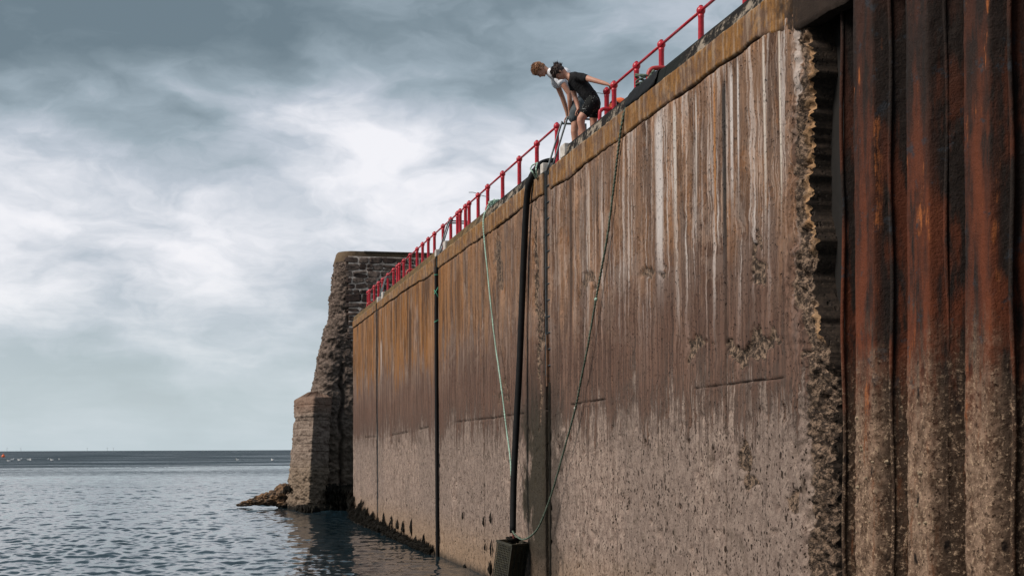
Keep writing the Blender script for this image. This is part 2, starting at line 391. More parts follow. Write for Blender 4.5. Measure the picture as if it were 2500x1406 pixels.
def pile_mat():
    m, n, p = newmat('rusted_steel_piling')
    P = pos(n); x, y, z = n.sep(P)
    st = n.noise(n.scl(P, 3, 3, .55), 1.6, 6, .62); st2 = n.noise(n.vm('ADD', n.scl(P, 8, 8, .9), (5, 2, 9)), 1.0, 6, .7); b = n.noise(P, 3.2, 6, .65); g = n.noise(P, 55, 4, .7)
    out = n.ss(x, .12, .0)
    c = n.mix(n.ss(g, .3, .7), (.013, .0095, .0085), (.026, .017, .014))
    c = n.mix(n.m('MULTIPLY', n.ss(st, .45, .58), n.ss(n.m('ADD', z, n.m('MULTIPLY', b, 1.2)), 8.2, 5.0, .12, 1)), c, n.mix(b, (.055, .016, .009), (.165, .046, .020)))
    c = n.mix(n.m('MULTIPLY', n.m('MULTIPLY', out, n.ss(z, 6.4, 4.6, .05, .60)), n.ss(st2, .38, .55)), c, n.mix(st, (.060, .014, .007), (.20, .055, .022)))
    c = n.mix(n.m('MULTIPLY', out, n.ss(n.m('ADD', st2, n.m('MULTIPLY', b, .5)), .85, .93)), c, (.30, .095, .030))
    c = n.mix(n.m('MULTIPLY', n.ss(n.noise(P, 4.3, 5, .7), .58, .66), .8), c, (.030, .033, .040))
    tz = n.m('ADD', z, n.m('MULTIPLY', n.m('SUBTRACT', n.m('ADD', st2, b), 1.0), 1.6))
    low = n.ss(tz, 4.1, 2.5)
    lc = n.mix(n.ss(n.noise(P, 7, 6, .7), .35, .62), (.105, .062, .040), (.31, .205, .145))
    lc = n.mix(n.m('MULTIPLY', n.ss(x, .03, .14), .9), lc, (.062, .040, .028))  # recessed webs coloured darker, their shade put into the colour
    lc = n.mix(n.ss(n.noise(P, 22, 6, .8), .53, .61), lc, (.50, .35, .24))
    lc = n.mix(n.ss(n.noise(P, 19, 5, .8), .47, .38), lc, (.050, .028, .018))
    lc = n.mix(n.m('MULTIPLY', n.ss(st2, .55, .68), .6), lc, (.19, .070, .030))
    vo = n.new('ShaderNodeTexVoronoi', {'Vector': n.scl(P, 1, 1, .5), 'Scale': 6.0}).outputs['Distance']
    lc = n.mix(n.m('MULTIPLY', n.ss(vo, .24, .14), n.ss(b, .45, .55)), lc, (.018, .012, .010))
    c = n.mix(low, c, lc)
    h = n.m('ADD', n.m('ADD', n.m('MULTIPLY', n.noise(P, 11, 6, .7), 1.2), n.m('MULTIPLY', g, .5)), n.m('MULTIPLY', n.m('MULTIPLY', low, n.noise(P, 30, 5, .75)), 1.6))
    setp(n, p, c, n.ss(low, 0, 1, .75, .9), spec=.18, bump=h, bs=.9, bd=.02)
    return m
def water_mat():
    m, n, p = newmat('sea_water')
    P = pos(n)
    x, y, z = n.sep(P)
    d = n.m('SQRT', n.m('ADD', n.m('MULTIPLY', x, x), n.m('MULTIPLY', y, y)))
    half = (.5, .5, .5)
    c1 = n.vm('SUBTRACT', n.noise(P, 6.5, 3, .6, col=True), half)
    c2 = n.vm('SUBTRACT', n.noise(P, 2.2, 3, .6, col=True), half)
    c3 = n.vm('SUBTRACT', n.noise(P, .5, 3, .6, col=True), half)
    band = n.noise(n.vm('ADD', n.scl(P, .012, .020, 0), (3, 1, 0)), 1.0, 4, .6)
    ruf = n.ss(n.m('ADD', band, n.ss(d, 120, 900, 0, .30)), .36, .74, .45, 1.35)
    def sc(v, f): return n.new('ShaderNodeVectorMath', {0: v, 3: f}, operation='SCALE').outputs[0]
    sl = sc(c1, n.m('MULTIPLY', ruf, .30))
    sl = n.vm('ADD', sl, sc(c2, n.m('MULTIPLY', ruf, n.ss(d, 50, 120, .15, .6))))
    sl = n.vm('ADD', sl, sc(c3, n.m('MULTIPLY', ruf, n.ss(d, 90, 300, .0, .4))))
    sx, sy, sz = n.sep(sl)
    g = n.new('ShaderNodeNewGeometry').outputs['Normal']
    nm = n.vm('NORMALIZE', n.vm('ADD', g, n.comb(sx, sy, 0.0)))
    n.l.new(nm, p.inputs['Normal'])
    c = n.mix(n.noise(P, .03, 3, .5), (.009, .020, .028), (.014, .030, .040))
    rgh = n.m('ADD', n.ss(d, 50, 420, .05, .50), n.m('MULTIPLY', n.m('SUBTRACT', n.noise(n.scl(P, 1, .6, 1), .9, 5, .7), .5), n.ss(d, 60, 200, 0, 1.1)), clamp=True)
    rgh = n.m('ADD', rgh, n.m('MULTIPLY', n.m('SUBTRACT', band, .5), n.ss(d, 60, 300, 0, 1.6)), clamp=True)
    setp(n, p, c, rgh, spec=.5); p.inputs['IOR'].default_value = 1.333
    return m
def rough_mat():
    m, n, p = newmat('eroded_rubble')
    P = pos(n); x, y, z = n.sep(P)
    a = n.noise(n.scl(P, 1, 1, 1.9), 3.2, 8, .72); b = n.noise(P, .9, 4, .6); g = n.noise(P, 22, 5, .75)
    c = n.mix(n.ss(a, .36, .66), (.052, .038, .031), (.27, .20, .165))
    c = n.mix(n.ss(z, 7.5, 5.0, 0, .5), c, (.215, .165, .135))
    c = n.mix(n.m('MULTIPLY', n.ss(z, 4.5, 3.0), .55), c, (.19, .135, .095))
    c = n.mix(n.ss(g, .60, .74), c, (.34, .28, .24))
    c = n.mix(n.ss(g, .42, .34), c, (.022, .016, .014))
    c = n.mix(n.ss(n.m('ADD', z, n.m('MULTIPLY', b, 1.6)), 2.0, 1.35), c, (.014, .012, .010))
    c = n.mix(attr(n, 'cap'), c, n.mix(b, (.12, .080, .050), (.24, .17, .11)))
    setp(n, p, c, .93, spec=.2, bump=n.m('ADD', n.m('MULTIPLY', n.noise(n.scl(P, 1, 1, 1.6), 6, 7, .75), 1.4), n.m('MULTIPLY', g, .5)), bs=1.0, bd=.07)
    return m
def butt_mat():
    m, n, p = newmat('barnacled_buttress_concrete')
    P = pos(n); x, y, z = n.sep(P)
    a = n.noise(n.scl(P, 1, 1, 1.5), 3, 7, .7); g = n.noise(P, 20, 5, .75)
    c = n.mix(n.ss(a, .35, .65), (.15, .108, .085), (.30, .232, .19))
    c = n.mix(n.ss(z, 4.3, 4.9, 0, .7), c, n.mix(a, (.17, .085, .055), (.24, .16, .12)))
    c = n.mix(n.ss(z, 2.6, 1.6, 0, .6), c, n.mix(a, (.13, .090, .055), (.27, .20, .14)))
    c = n.mix(n.ss(g, .42, .33), c, (.04, .028, .022)); c = n.mix(n.ss(g, .62, .75), c, (.42, .35, .30))
    c = n.mix(n.ss(n.m('ADD', z, n.m('MULTIPLY', a, .7)), .75, .45), c, (.014, .012, .010))
    setp(n, p, c, .93, spec=.2, bump=n.m('ADD', a, n.m('MULTIPLY', g, .6)), bs=1, bd=.05)
    return m
def stone_mat():
    m, n, p = newmat('brown_rubble_stone')
    P = pos(n); r = n.new('ShaderNodeObjectInfo').outputs['Random']
    ra = n.new('ShaderNodeValToRGB', {0: r}); cr = ra.color_ramp
    for i, (q, c) in enumerate([(0, (.065, .040, .033)), (.35, (.115, .074, .060)), (.65, (.15, .104, .084)), (.88, (.20, .150, .125)), (.93, (.27, .19, .155)), (1, (.36, .25, .21))]):
        e = cr.elements[i] if i < 2 else cr.elements.new(q); e.position = q; e.color = (*c, 1)
    a = n.noise(P, 7, 6, .7)
    c = n.mix(n.ss(a, .35, .7), ra.outputs[0], (.030, .022, .020)); c = n.mix(n.ss(n.noise(P, 16, 5, .7), .62, .72), c, (.22, .17, .15))
    setp(n, p, c, .9, spec=.25, bump=n.noise(P, 13, 6, .7), bs=.9, bd=.04)
    return m
M = {}
M['wall'] = wall_mat(); M['cop'] = coping_mat(); M['kerb'] = kerb_mat(); M['pile'] = pile_mat(); M['water'] = water_mat()
M['rough'] = rough_mat(); M['butt'] = butt_mat(); M['stone'] = stone_mat()
M['mortar'] = simple('pale_lime_mortar', (.78, .66, .58), (.40, .31, .26), 5, .95, bd=.04, bsc=14)
M['red'] = simple('red_gloss_paint', (.52, .018, .036), (.42, .013, .028), 14, .36, bd=.002, bsc=60)
M['redw'] = simple('worn_red_paint', (.50, .055, .050), (.36, .022, .025), 10, .42, bd=.003, bsc=50)
M['red'] = None; m, n, p = newmat('red_gloss_paint'); P = pos(n)
c = n.mix(n.ss(n.noise(P, 9, 4, .6), .4, .6), (.52, .018, .036), (.40, .012, .026)); wr_ = n.ss(n.noise(P, 16, 6, .75), .60, .66)
c = n.mix(wr_, c, (.13, .035, .02)); setp(n, p, c, n.ss(wr_, 0, 1, .36, .85), bump=n.noise(P, 50, 4, .7), bs=.5, bd=.004); M['red'] = m
M['rubber'] = simple('black_rubber', (.006, .006, .007), (.010, .010, .011), 10, .7, bd=.003, spec=.2)
M['galv'] = simple('galvanised_steel', (.13, .15, .165), (.085, .095, .10), 12, .5, .55, bd=.002)
M['rustbar'] = simple('rusty_steel', (.16, .075, .035), (.07, .035, .022), 9, .8, bd=.006)
M['white'] = simple('white_painted_concrete', (.62, .58, .54), (.44, .39, .35), 9, .85, bd=.008, bsc=30)
M['deck'] = simple('grey_deck_concrete', (.26, .23, .20), (.18, .155, .13), 3, .9, bd=.01)
M['mint'] = simple('mint_green_rope', (.40, .58, .48), (.25, .36, .30), 30, .8, bd=.002)
M['dkrope'] = simple('dark_green_rope', (.055, .085, .062), (.13, .16, .12), 30, .85, bd=.002)
M['tie'] = simple('bright_green_cord', (.10, .50, .33), (.07, .36, .24), 30, .7)
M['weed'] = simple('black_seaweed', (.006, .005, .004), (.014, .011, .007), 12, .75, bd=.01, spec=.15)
M['rock'] = None
m, n, p = newmat('weedy_rock'); P = pos(n); a = n.noise(P, 3.5, 7, .7)
c = n.mix(n.ss(a, .38, .62), (.030, .020, .014), (.22, .125, .065)); c = n.mix(n.ss(n.noise(P, 9, 5, .7), .60, .70), c, (.40, .30, .24))
c = n.mix(n.ss(n.sep(P)[2], .22, .08), c, (.012, .010, .008))
setp(n, p, c, .85, bump=n.noise(P, 8, 6, .7), bs=1, bd=.06); M['rock'] = m

# ================================================================== SEA
def build_water():
    rs = list(np.geomspace(.6, 24, 16)[:-1])+list(np.geomspace(24, 150, 560))+list(np.geomspace(150, 1500, 200)[1:])+list(np.geomspace(1500, 60000, 40)[1:])
    rs = np.array(rs)
    a0, a1 = TH-.40, TH+.03
    fine = np.linspace(a0, a1, 520)
    coarse = np.linspace(a1, a0+2*math.pi, 70)[1:]
    az = np.concatenate([fine, coarse]); 
    RR, AA = np.meshgrid(rs, az, indexing='ij')
    X = CX+RR*np.sin(AA); Y = RR*np.cos(AA); Z = np.zeros_like(X)
    dr = np.gradient(rs)[:, None]
    inner = ((AA > a0-.01) & (AA < a1+.01)).astype(float)
    k = np.random.default_rng(3)
    for i in range(64):
        L = .22*(1.073**i)*(.9+.2*k.random()) if i < 40 else .26+k.random()*.8
        L = min(L, 5.0)
        th = R(-68)+k.normal()*.85
        kx, ky = math.sin(th)*2*math.pi/L, math.cos(th)*2*math.pi/L
        amp = .0036*L**.78*(.6+.8*k.random())
        ph = k.random()*6.28
        # group modulation breaks the regular crests
        mod = .35+1.3*vn(X/(L*3.1)+i*3.7, Y/(L*3.1)+i*1.3, 0, i)
        s = np.sin(kx*X+ky*Y+ph+1.2*np.sin((ky*X-kx*Y)*.23+ph*3))
        s = s+.25*np.sin(2*(kx*X+ky*Y+ph))
        fade = sst(L/np.maximum(dr, .02), 1.6, 3.0)
        Z += amp*mod*s*fade*np.where(RR < 20, .6, 1)
    # calm and ruffled patches
    patch = .55+.9*fbm(X/26, Y/34, 0, 5, 3)
    Z *= patch*sst(RR, 0, 8)*inner+(1-inner)*.5
    # sheltered by the wall
    Z *= 1-.45*sst(X, -5, -.5)*(Y < 62)
    V = np.stack([X, Y, Z], -1).reshape(-1, 3)
    nr, na = RR.shape
    q = grid_q(nr, na, flip=True)
    i = np.arange(nr-1)*na
    q2 = np.stack([i+na-1, i, i+na, i+2*na-1], -1)
    me = np_mesh('sea', V, np.concatenate([q, q2]))
    # fan at the centre
    o = link('sea', me, M['water'], smooth=True, kind='structure')
    if me.polygons[1000].normal.z < 0: me.flip_normals()
    return o
build_water()
Vd, Fd = tube_data([(CX, 0, -.02), (CX, 0, -.012)], .65, 24)

# ================================================================== QUAY WALL
ZC = 7.88; KZ = 8.10
quay = thing('quay_wall', 'tall streaked brown concrete quay wall with ochre coping, running out to the stone breakwater', 'quay wall')
def zj(y):                                                  # crooked crack under the coping
    y = np.asarray(y, float)
    return 7.49+.13*sst(y, 24, 50)+.055*(fbm(y*1.1, y*0, 0, 41, 5, .65)-.5)*1.3+.03*(fbm(y*6, y*0, 0, 42, 4, .7)-.5)-.05*np.exp(-((y-23.0)/.6)**2)-.07*np.exp(-((y-37.5)/1.6)**2)
def zl(y):                                                  # lift joint
    y = np.asarray(y, float)
    return 3.57-.10*sst(y, 20, 30)-.22*sst(y, 33, 46)+.03*(fbm(y*.9, y*0, 0, 77, 4, .6)-.5)
def ero_at(y, z):
    e = np.zeros_like(y)
    sp = [(1850, 655, .22, .30, .9), (1830, 850, .75, .09, 1.0), (1700, 862, .4, .05, .7), (1812, 1130, .22, .24, 1.0), (1835, 1180, .22, .10, .9), (1311, 640, .16, 1.3, .95), (1318, 880, .14, 1.1, .95), (1585, 665, .35, .07, .6), (1440, 690, .5, .08, .6),
          (1215, 640, .35, .6, .6), (1225, 950, .5, .07, .9), (1970, 900, .3, .06, .8), (1920, 1190, .12, .12, .8)]
    spots = [(yw(a), 2.8+(1097-b)/(a-460)*6.55, c_, d_, e_) for a, b, c_, d_, e_ in sp]
    wy = y+.9*(fbm(y*1.6, z*1.6, 0, 95, 4, .6)-.5); wz = z+.8*(fbm(y*1.6, z*1.6, 0, 97, 4, .6)-.5)
    for yy, zz, a, b, w in spots:
        r = np.sqrt(((wy-yy)/a)**2+((wz-zz)/b)**2)
        nn = fbm(y*5, z*5, 0, 91, 4, .65)
        e = np.maximum(e, w*sst(1.6-r-1.8*(nn-.5), .35, .7))
    return e
def disp(y, z):
    """depth of the surface behind the plane x = 0, and masks"""
    w = .15
    bi = np.floor(y/w+.4*vn(y*.6, y*0, 0, 2)); board = (_h(bi.astype(np.int64), bi.astype(np.int64)*0, bi.astype(np.int64)*0, 5)-.5)*.007
    fr = (y/w+.4*vn(y*.6, y*0, 0, 2))-bi
    groove = np.exp(-(np.minimum(fr, 1-fr)/.07)**2)*.006
    st = (fbm(y*9, z*.22, 0, 12, 4, .6)-.5)*.020
    up = sst(z, 2.9, 3.7)
    d = (board+groove+st)*up+(1-up)*((fbm(y*7, z*7, 0, 33, 4, .65)-.5)*.030+(board+groove)*.35)
    d += (fbm(y*.35, z*.35, 0, 8, 3)-.5)*.05
    # pits
    p = vn(y*11, z*8, 0, 61); p2 = vn(y*5, z*5, 0, 62)
    d += (1-up)*sst(p*p2, .52, .68)*.035
    e = ero_at(y, z)
    d += e*(.035+.07*(fbm(y*8, z*8, 0, 71, 4, .65)-.35))
    return d, e
def panel(name, ya, yb, zfa, zfb, mat, ny, nz, ragged=False, extra=None, label=None, cop=False):
    """ya<yb along the quay; zfa/zfb functions of y for foot and head"""
    s = np.linspace(0, 1, ny); t = np.linspace(0, 1, nz)
    Sg, Tg = np.meshgrid(s, t, indexing='ij')
    y = ya+(yb-ya)*Sg
    z = zfa(y)+(zfb(y)-zfa(y))*Tg
    if ragged:
        yr = ya-.42*sst(z, 4.7, 3.6)+.16*(fbm(z*1.4, z*0, 0, 55, 5, .6)-.5)*2
        y = yr+(yb-yr)*Sg**1.35
    if cop: d = (fbm(y*1.2, z*1.2, 0, 15, 4, .6)-.5)*.02+(fbm(y*14, z*14, 0, 16, 3)-.5)*.008-.012; e = np.zeros_like(y)
    else: d, e = disp(y, z)
    # arrises: rounded and open joints
    by = np.minimum(y-y[:1], y[-1:]-y); bz = np.minimum(z-zfa(y), zfb(y)-z)
    cl = sst(vn(y*.55, y*0, 0, 88), .36, .42)*(0 if cop else 1)
    jn = .02*(fbm(y*6, z*6, 0, 19, 3)-.3)
    bz = np.where(z < 5, bz+.05*cl, bz)
    b = np.minimum(by+jn*.6, bz+jn)
    edge = np.clip(1-b/.022, 0, 1)
    d = d+edge**2*.035
    crust = np.zeros_like(y); joint = np.clip(1-b/.010, 0, 1)*.7
    if ragged:
        u = y-y[:1]
        rg = np.exp(-(u/(.26+.22*sst(z, 5.3, 4.3)))**2)*(.55+.9*fbm(y*2, z*1.5, 0, 43, 4))
        rg2 = sst(u, .95, .10)*np.clip(fbm(y*1.6, z*.9, 0, 47, 4, .6)*2.6-.75, 0, 1.2)*sst(z, 3.4, 2.6)
        rr = np.clip(rg, 0, 1.3)
        d = d+rr**2*.13+rr*.16*(fbm(y*13, z*11, 0, 44, 5, .75)-.5)*2+rg2*.07*(fbm(y*9, z*9, 0, 48, 4, .7))
        e = np.maximum(e, np.maximum(sst(rr, .42, .7), sst(rg2, .3, .8)))
        crust = sst(u, .07+.08*fbm(z*2.5, z*0, 0, 59, 3), .0)*sst(z, 4.7, 5.2)*sst(z, 7.35, 6.9)*.95+sst(u, .08, .0)*sst(z, 3.85, 4.0)*sst(z, 4.4, 4.2)*.8
        joint = joint*sst(u, .2, .6)
    if extra is not None: d = d+extra(y, z)
    X = d
    # skirt back into the body of the wall
    V = np.stack([X, y, z], -1)
    nyv, nzv = V.shape[:2]
    Vl = V.reshape(-1, 3)
    q = grid_q(nyv, nzv, flip=False)
    idx = np.arange(nyv*nzv).reshape(nyv, nzv)
    ring = np.concatenate([idx[:, 0], idx[-1, 1:], idx[-2::-1, -1], idx[0, -2:0:-1]])
    back = Vl[ring].copy(); back[:, 0] = .16 if not ragged else .16
    if ragged: back[:, 0] = np.maximum(Vl[ring, 0]+.03, np.where(back[:, 1] < ya+.5, .62, .16))
    o2 = len(Vl); m_ = len(ring); o = o2+m_
    a = np.arange(m_); b2 = (a+1) % m_
    q2 = np.stack([o2+a, o+a, o+b2, o2+b2], -1)
    at = lambda arr, bv: np.concatenate([arr.reshape(-1), arr.reshape(-1)[ring], np.full(m_, bv)])
    eb = np.concatenate([e.reshape(-1), e.reshape(-1)[ring], (np.full(m_, .9) if ragged else np.full(m_, 0.))])
    me = np_mesh(name, np.concatenate([Vl, Vl[ring], back]), np.concatenate([q, q2]),
                 {'ero': eb, 'crust': np.concatenate([crust.reshape(-1), np.zeros(2*m_)]), 'joint': (np.concatenate([joint.reshape(-1), .80+.1*fbm(Vl[ring][:, 2]*6, Vl[ring][:, 1]*6, 0, 66, 3), np.full(m_, .93)]) if ragged else at(joint, .3))})
    ob = link(name, me, mat, quay, smooth=True)
    if me.polygons[len(q)//3].normal.x > 0: me.flip_normals()
    if label: ob['label'] = label
    return ob
YE = yw(861)                                                # seaward end of the wall
J = [yw(p) for p in (1962, 1770, 1497, 1343)]
ch1 = (yw(1343), yw(1326)); ch2 = (yw(1069), yw(1062)); ch3 = (yw(921), yw(917))
bays = [(J[0], J[1]), (J[1], J[2]), (J[2], ch1[0]), (ch1[1], yw(1180)), (yw(1180), ch2[0]), (ch2[1], yw(962)), (yw(962), ch3[0]), (ch3[1], YE)]
g = .004
for i, (a, b) in enumerate(bays):
    ym = (a+b)/2; px = ym*.020
    dy = max(.016, .0011*ym*ym*.08+.010) if i else .016
    ny = int(min(340, max(60, (b-a)/(.018+.0022*(ym-14)))))
    dz = .020+.0009*(ym-14)
    nzl = int(4.1/dz); nzu = int(3.9/dz)
    panel('concrete_panel', a+g, b-g, lambda y: y*0-.5, lambda y: zl(y), M['wall'], ny, nzl, ragged=(i == 0),
          label='barnacle pitted tidal lift of the wall' if i == 0 else None)
    panel('concrete_panel', a+g, b-g, lambda y: zl(y), lambda y: zj(y)-.006, M['wall'], ny, nzu, ragged=(i == 0))
panel('chase_back', ch1[0]-.05, ch1[1]+.05, lambda y: y*0-.5, lambda y: y*0+ZC-.02, M['wall'], 24, 260, extra=lambda y, z: .085+0*y)
# coping course
cops = [(3.0, 8.8), (8.8, J[0]+.25), (J[0]+.25, yw(1640)), (yw(1640), yw(1367+66)), (yw(1367+66), ch1[0]), (ch1[1], yw(1206)), (yw(1206), ch2[0]), (ch2[1], yw(990)), (yw(990), ch3[0]), (ch3[1], YE)]
for a, b in cops:
    ym = (a+b)/2
    panel('coping_slab', a+.003, b-.003, lambda y: zj(y)+.008-.25*sst(y, 15, 13.6)*(y < 15), lambda y: y*0+ZC, M['cop'], int(max(30, min(220, (b-a)/(.03+.002*max(ym-14, 0))))), 20, cop=True)
# core behind joints and ladder chases, blackened as the shade inside the gaps
core = box('wall_core', .165, .9, J[0]+.62, YE-.02, -1.5, ZC-.01, simple('gap_shade_concrete', (.012, .008, .007), (.028, .018, .014), 6, .95, bd=.05, bsc=12), quay)
# end return of the wall
box('end_face', .02, .165, YE-.003, YE+.02, -1.5, ZC-.01, simple('end_concrete', (.16, .12, .10)), quay)
# kerb along the edge, open at each ladder

def kerb(ya, yb, label=None):
    n_ = int(max(8, min(400, (yb-ya)/.07)))
    prof = [(.015, ZC-.004), (.030, ZC+.05), (.055, KZ-.05), (.075, KZ-.012), (.10, KZ), (.34, KZ), (.36, KZ-.02), (.36, ZC-.004)]
    V, Fc = [], []
    ys = np.linspace(ya, yb, n_)
    for i, yy in enumerate(ys):
        for k, (x, z) in enumerate(prof):
            w = (0 if k in (0, 7) else 1)
            nz = float(fbm(np.array([yy*2.3]), np.array([z*3]), x*3, 101, 4, .6)[0]-.5)
            e = 0.0
            V.append((x+nz*.030*w, yy, z+nz*.030*w))
    K = len(prof)
    for i in range(n_-1):
        for k in range(K-1): Fc.append((i*K+k, i*K+k+1, (i+1)*K+k+1, (i+1)*K+k))
    Fc.append(tuple(range(K-1, -1, -1))); Fc.append(tuple((n_-1)*K+k for k in range(K)))
    me = mesh('kerb', V, Fc)
    b = bmesh.new(); b.from_mesh(me); bmesh.ops.recalc_face_normals(b, faces=b.faces); b.to_mesh(me); b.free()
    return link('kerb', me, M['kerb'], quay)
gap1 = (yw(1370), yw(1322)); gap2 = (yw(1083), yw(1063)); gap3 = (yw(932), yw(921))
for a, b in [(3.0, 12.0), (12.0, yw(1620)), (yw(1620), gap1[0]), (gap1[1], yw(1210)), (yw(1210), gap2[0]), (gap2[1], yw(1040)), (yw(1040), gap3[0]), (gap3[1], YE)]:
    kerb(a+.006, b-.006)
for ga, gb in (gap1, gap2, gap3):                            # painted ends of the kerb either side of each ladder
    box('kerb_end', -.004, .37, ga-.30, ga+.012, ZC+.004, KZ+.004, M['white'], quay, .012)
    box('kerb_end', -.004, .37, gb-.16, gb+.03, ZC+.004, KZ-.03, M['white'], quay, .02)
deckm = [box('quay_deck', .40, 30, -4, YE-.02, -1.5, KZ-.045, M['deck'], kind='structure')]

# ================================================================== SHEET PILING
pil = thing('sheet_piling', 'dark rusted steel sheet piling, corrugated and barnacled at the foot, right of the concrete wall', 'sheet piling')
def pile(y0, outward, seed):
    # U section .5 wide running from y0 (far) to y0-.5 (near)
    if outward: prof = [(.17, 0), (.012, -.055), (0, -.07), (0, -.16), (0, -.25), (0, -.34), (0, -.43), (.012, -.445), (.17, -.5)]
    else: prof = [(.17, 0), (.33, -.055), (.34, -.07), (.34, -.18), (.34, -.32), (.34, -.43), (.33, -.445), (.17, -.5)]
    P = []
    for i in range(len(prof)-1):
        (x0, a), (x1, b) = prof[i], prof[i+1]
        k = max(1, int(math.hypot(x1-x0, b-a)/.022))
        for j in range(k): P.append((x0+(x1-x0)*j/k, a+(b-a)*j/k))
    P.append(prof[-1]); P = np.array(P)
    # section normals
    T = np.gradient(P, axis=0); Nn = np.stack([T[:, 1], -T[:, 0]], -1); Nn /= np.linalg.norm(Nn, axis=1)[:, None]
    zs = np.linspace(-.6, 7.46, 330)
    PX, Z = np.meshgrid(P[:, 0], zs, indexing='ij'); PY, _ = np.meshgrid(P[:, 1], zs, indexing='ij')
    low = sst(Z, 3.9, 3.0)
    yy = y0+PY; xx = PX
    d = (fbm(yy*5+xx*5, Z*2.5, xx*3, seed, 4, .6)-.5)*.020+(fbm(yy*22, Z*14, xx*9, seed+5, 3, .6)-.5)*.008*(1-low)
    d += low*((fbm(yy*13, Z*13, xx*13, 3, 4, .7)-.5)*.040+.010)
    fl = sst(fbm(yy*3, Z*.8, 0, seed+9, 4), .60, .64)*.008*(1-low)
    d = d+fl
    lean = (Z-3.0)*.004
    X = xx+Nn[:, 0][:, None]*d; Y = yy+Nn[:, 1][:, None]*d+lean
    V = np.stack([X, Y, Z], -1).reshape(-1, 3)
    me = np_mesh('sheet_pile', V, grid_q(len(P), len(zs)))
    if me.polygons[len(me.polygons)//2].normal.x > 0: me.flip_normals()
    return link('sheet_pile', me, M['pile'], pil, smooth=True)
y0p = yw(2088)+.055
pile(y0p+.5, False, 300)
for k in range(10):
    a = y0p-k*1.0-.02*math.sin(k*2.1)
    pile(a, True, 301+k*7); pile(a-.5, False, 304+k*7)
for k in range(-1, 19):                                      # interlocks
    yk = y0p-k*.5
    tube('interlock', [(.155+.012*math.sin(z*3+k), yk+(z-3)*.004, z) for z in np.linspace(-.6, 7.4, 30)], .022, M['pile'], pil, 8)
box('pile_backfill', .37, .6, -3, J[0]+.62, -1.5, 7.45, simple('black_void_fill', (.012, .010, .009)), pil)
# barnacles on piling and broken end
bar = []
br = random.Random(5)
for k in range(230):
    yy = br.uniform(11.2, 14.6); zz = br.triangular(.3, 3.4, 2.6)
    u = (y0p-yy) % 1.0
    if yy > y0p+.02: xx = .30
    elif u < .055: xx = .17*(1-u/.055)
    elif u < .445: xx = 0.0
    elif u < .555: xx = (u-.445)/.11*.34
    elif u < .945: xx = .34
    else: xx = .17
    if xx < .05 and br.random() < .7: continue
    r_ = br.uniform(.010, .026)
    b = bmesh.new(); bmesh.ops.create_cone(b, cap_ends=True, segments=6, radius1=r_, radius2=r_*.45, depth=r_*1.2, matrix=Matrix.Translation((xx-.012-r_*.4, yy, zz)) @ Matrix.Rotation(R(-90), 4, 'Y'))
    bar.append(([v.co.copy() for v in b.verts], [tuple(v.index for v in f.verts) for f in b.faces])); b.free()
V, Fc = merge(bar)
link('barnacles', mesh('barnacles', V, Fc), simple('pale_barnacle', (.40, .30, .20), (.20, .15, .10), 20, .9), pil, kind='stuff')

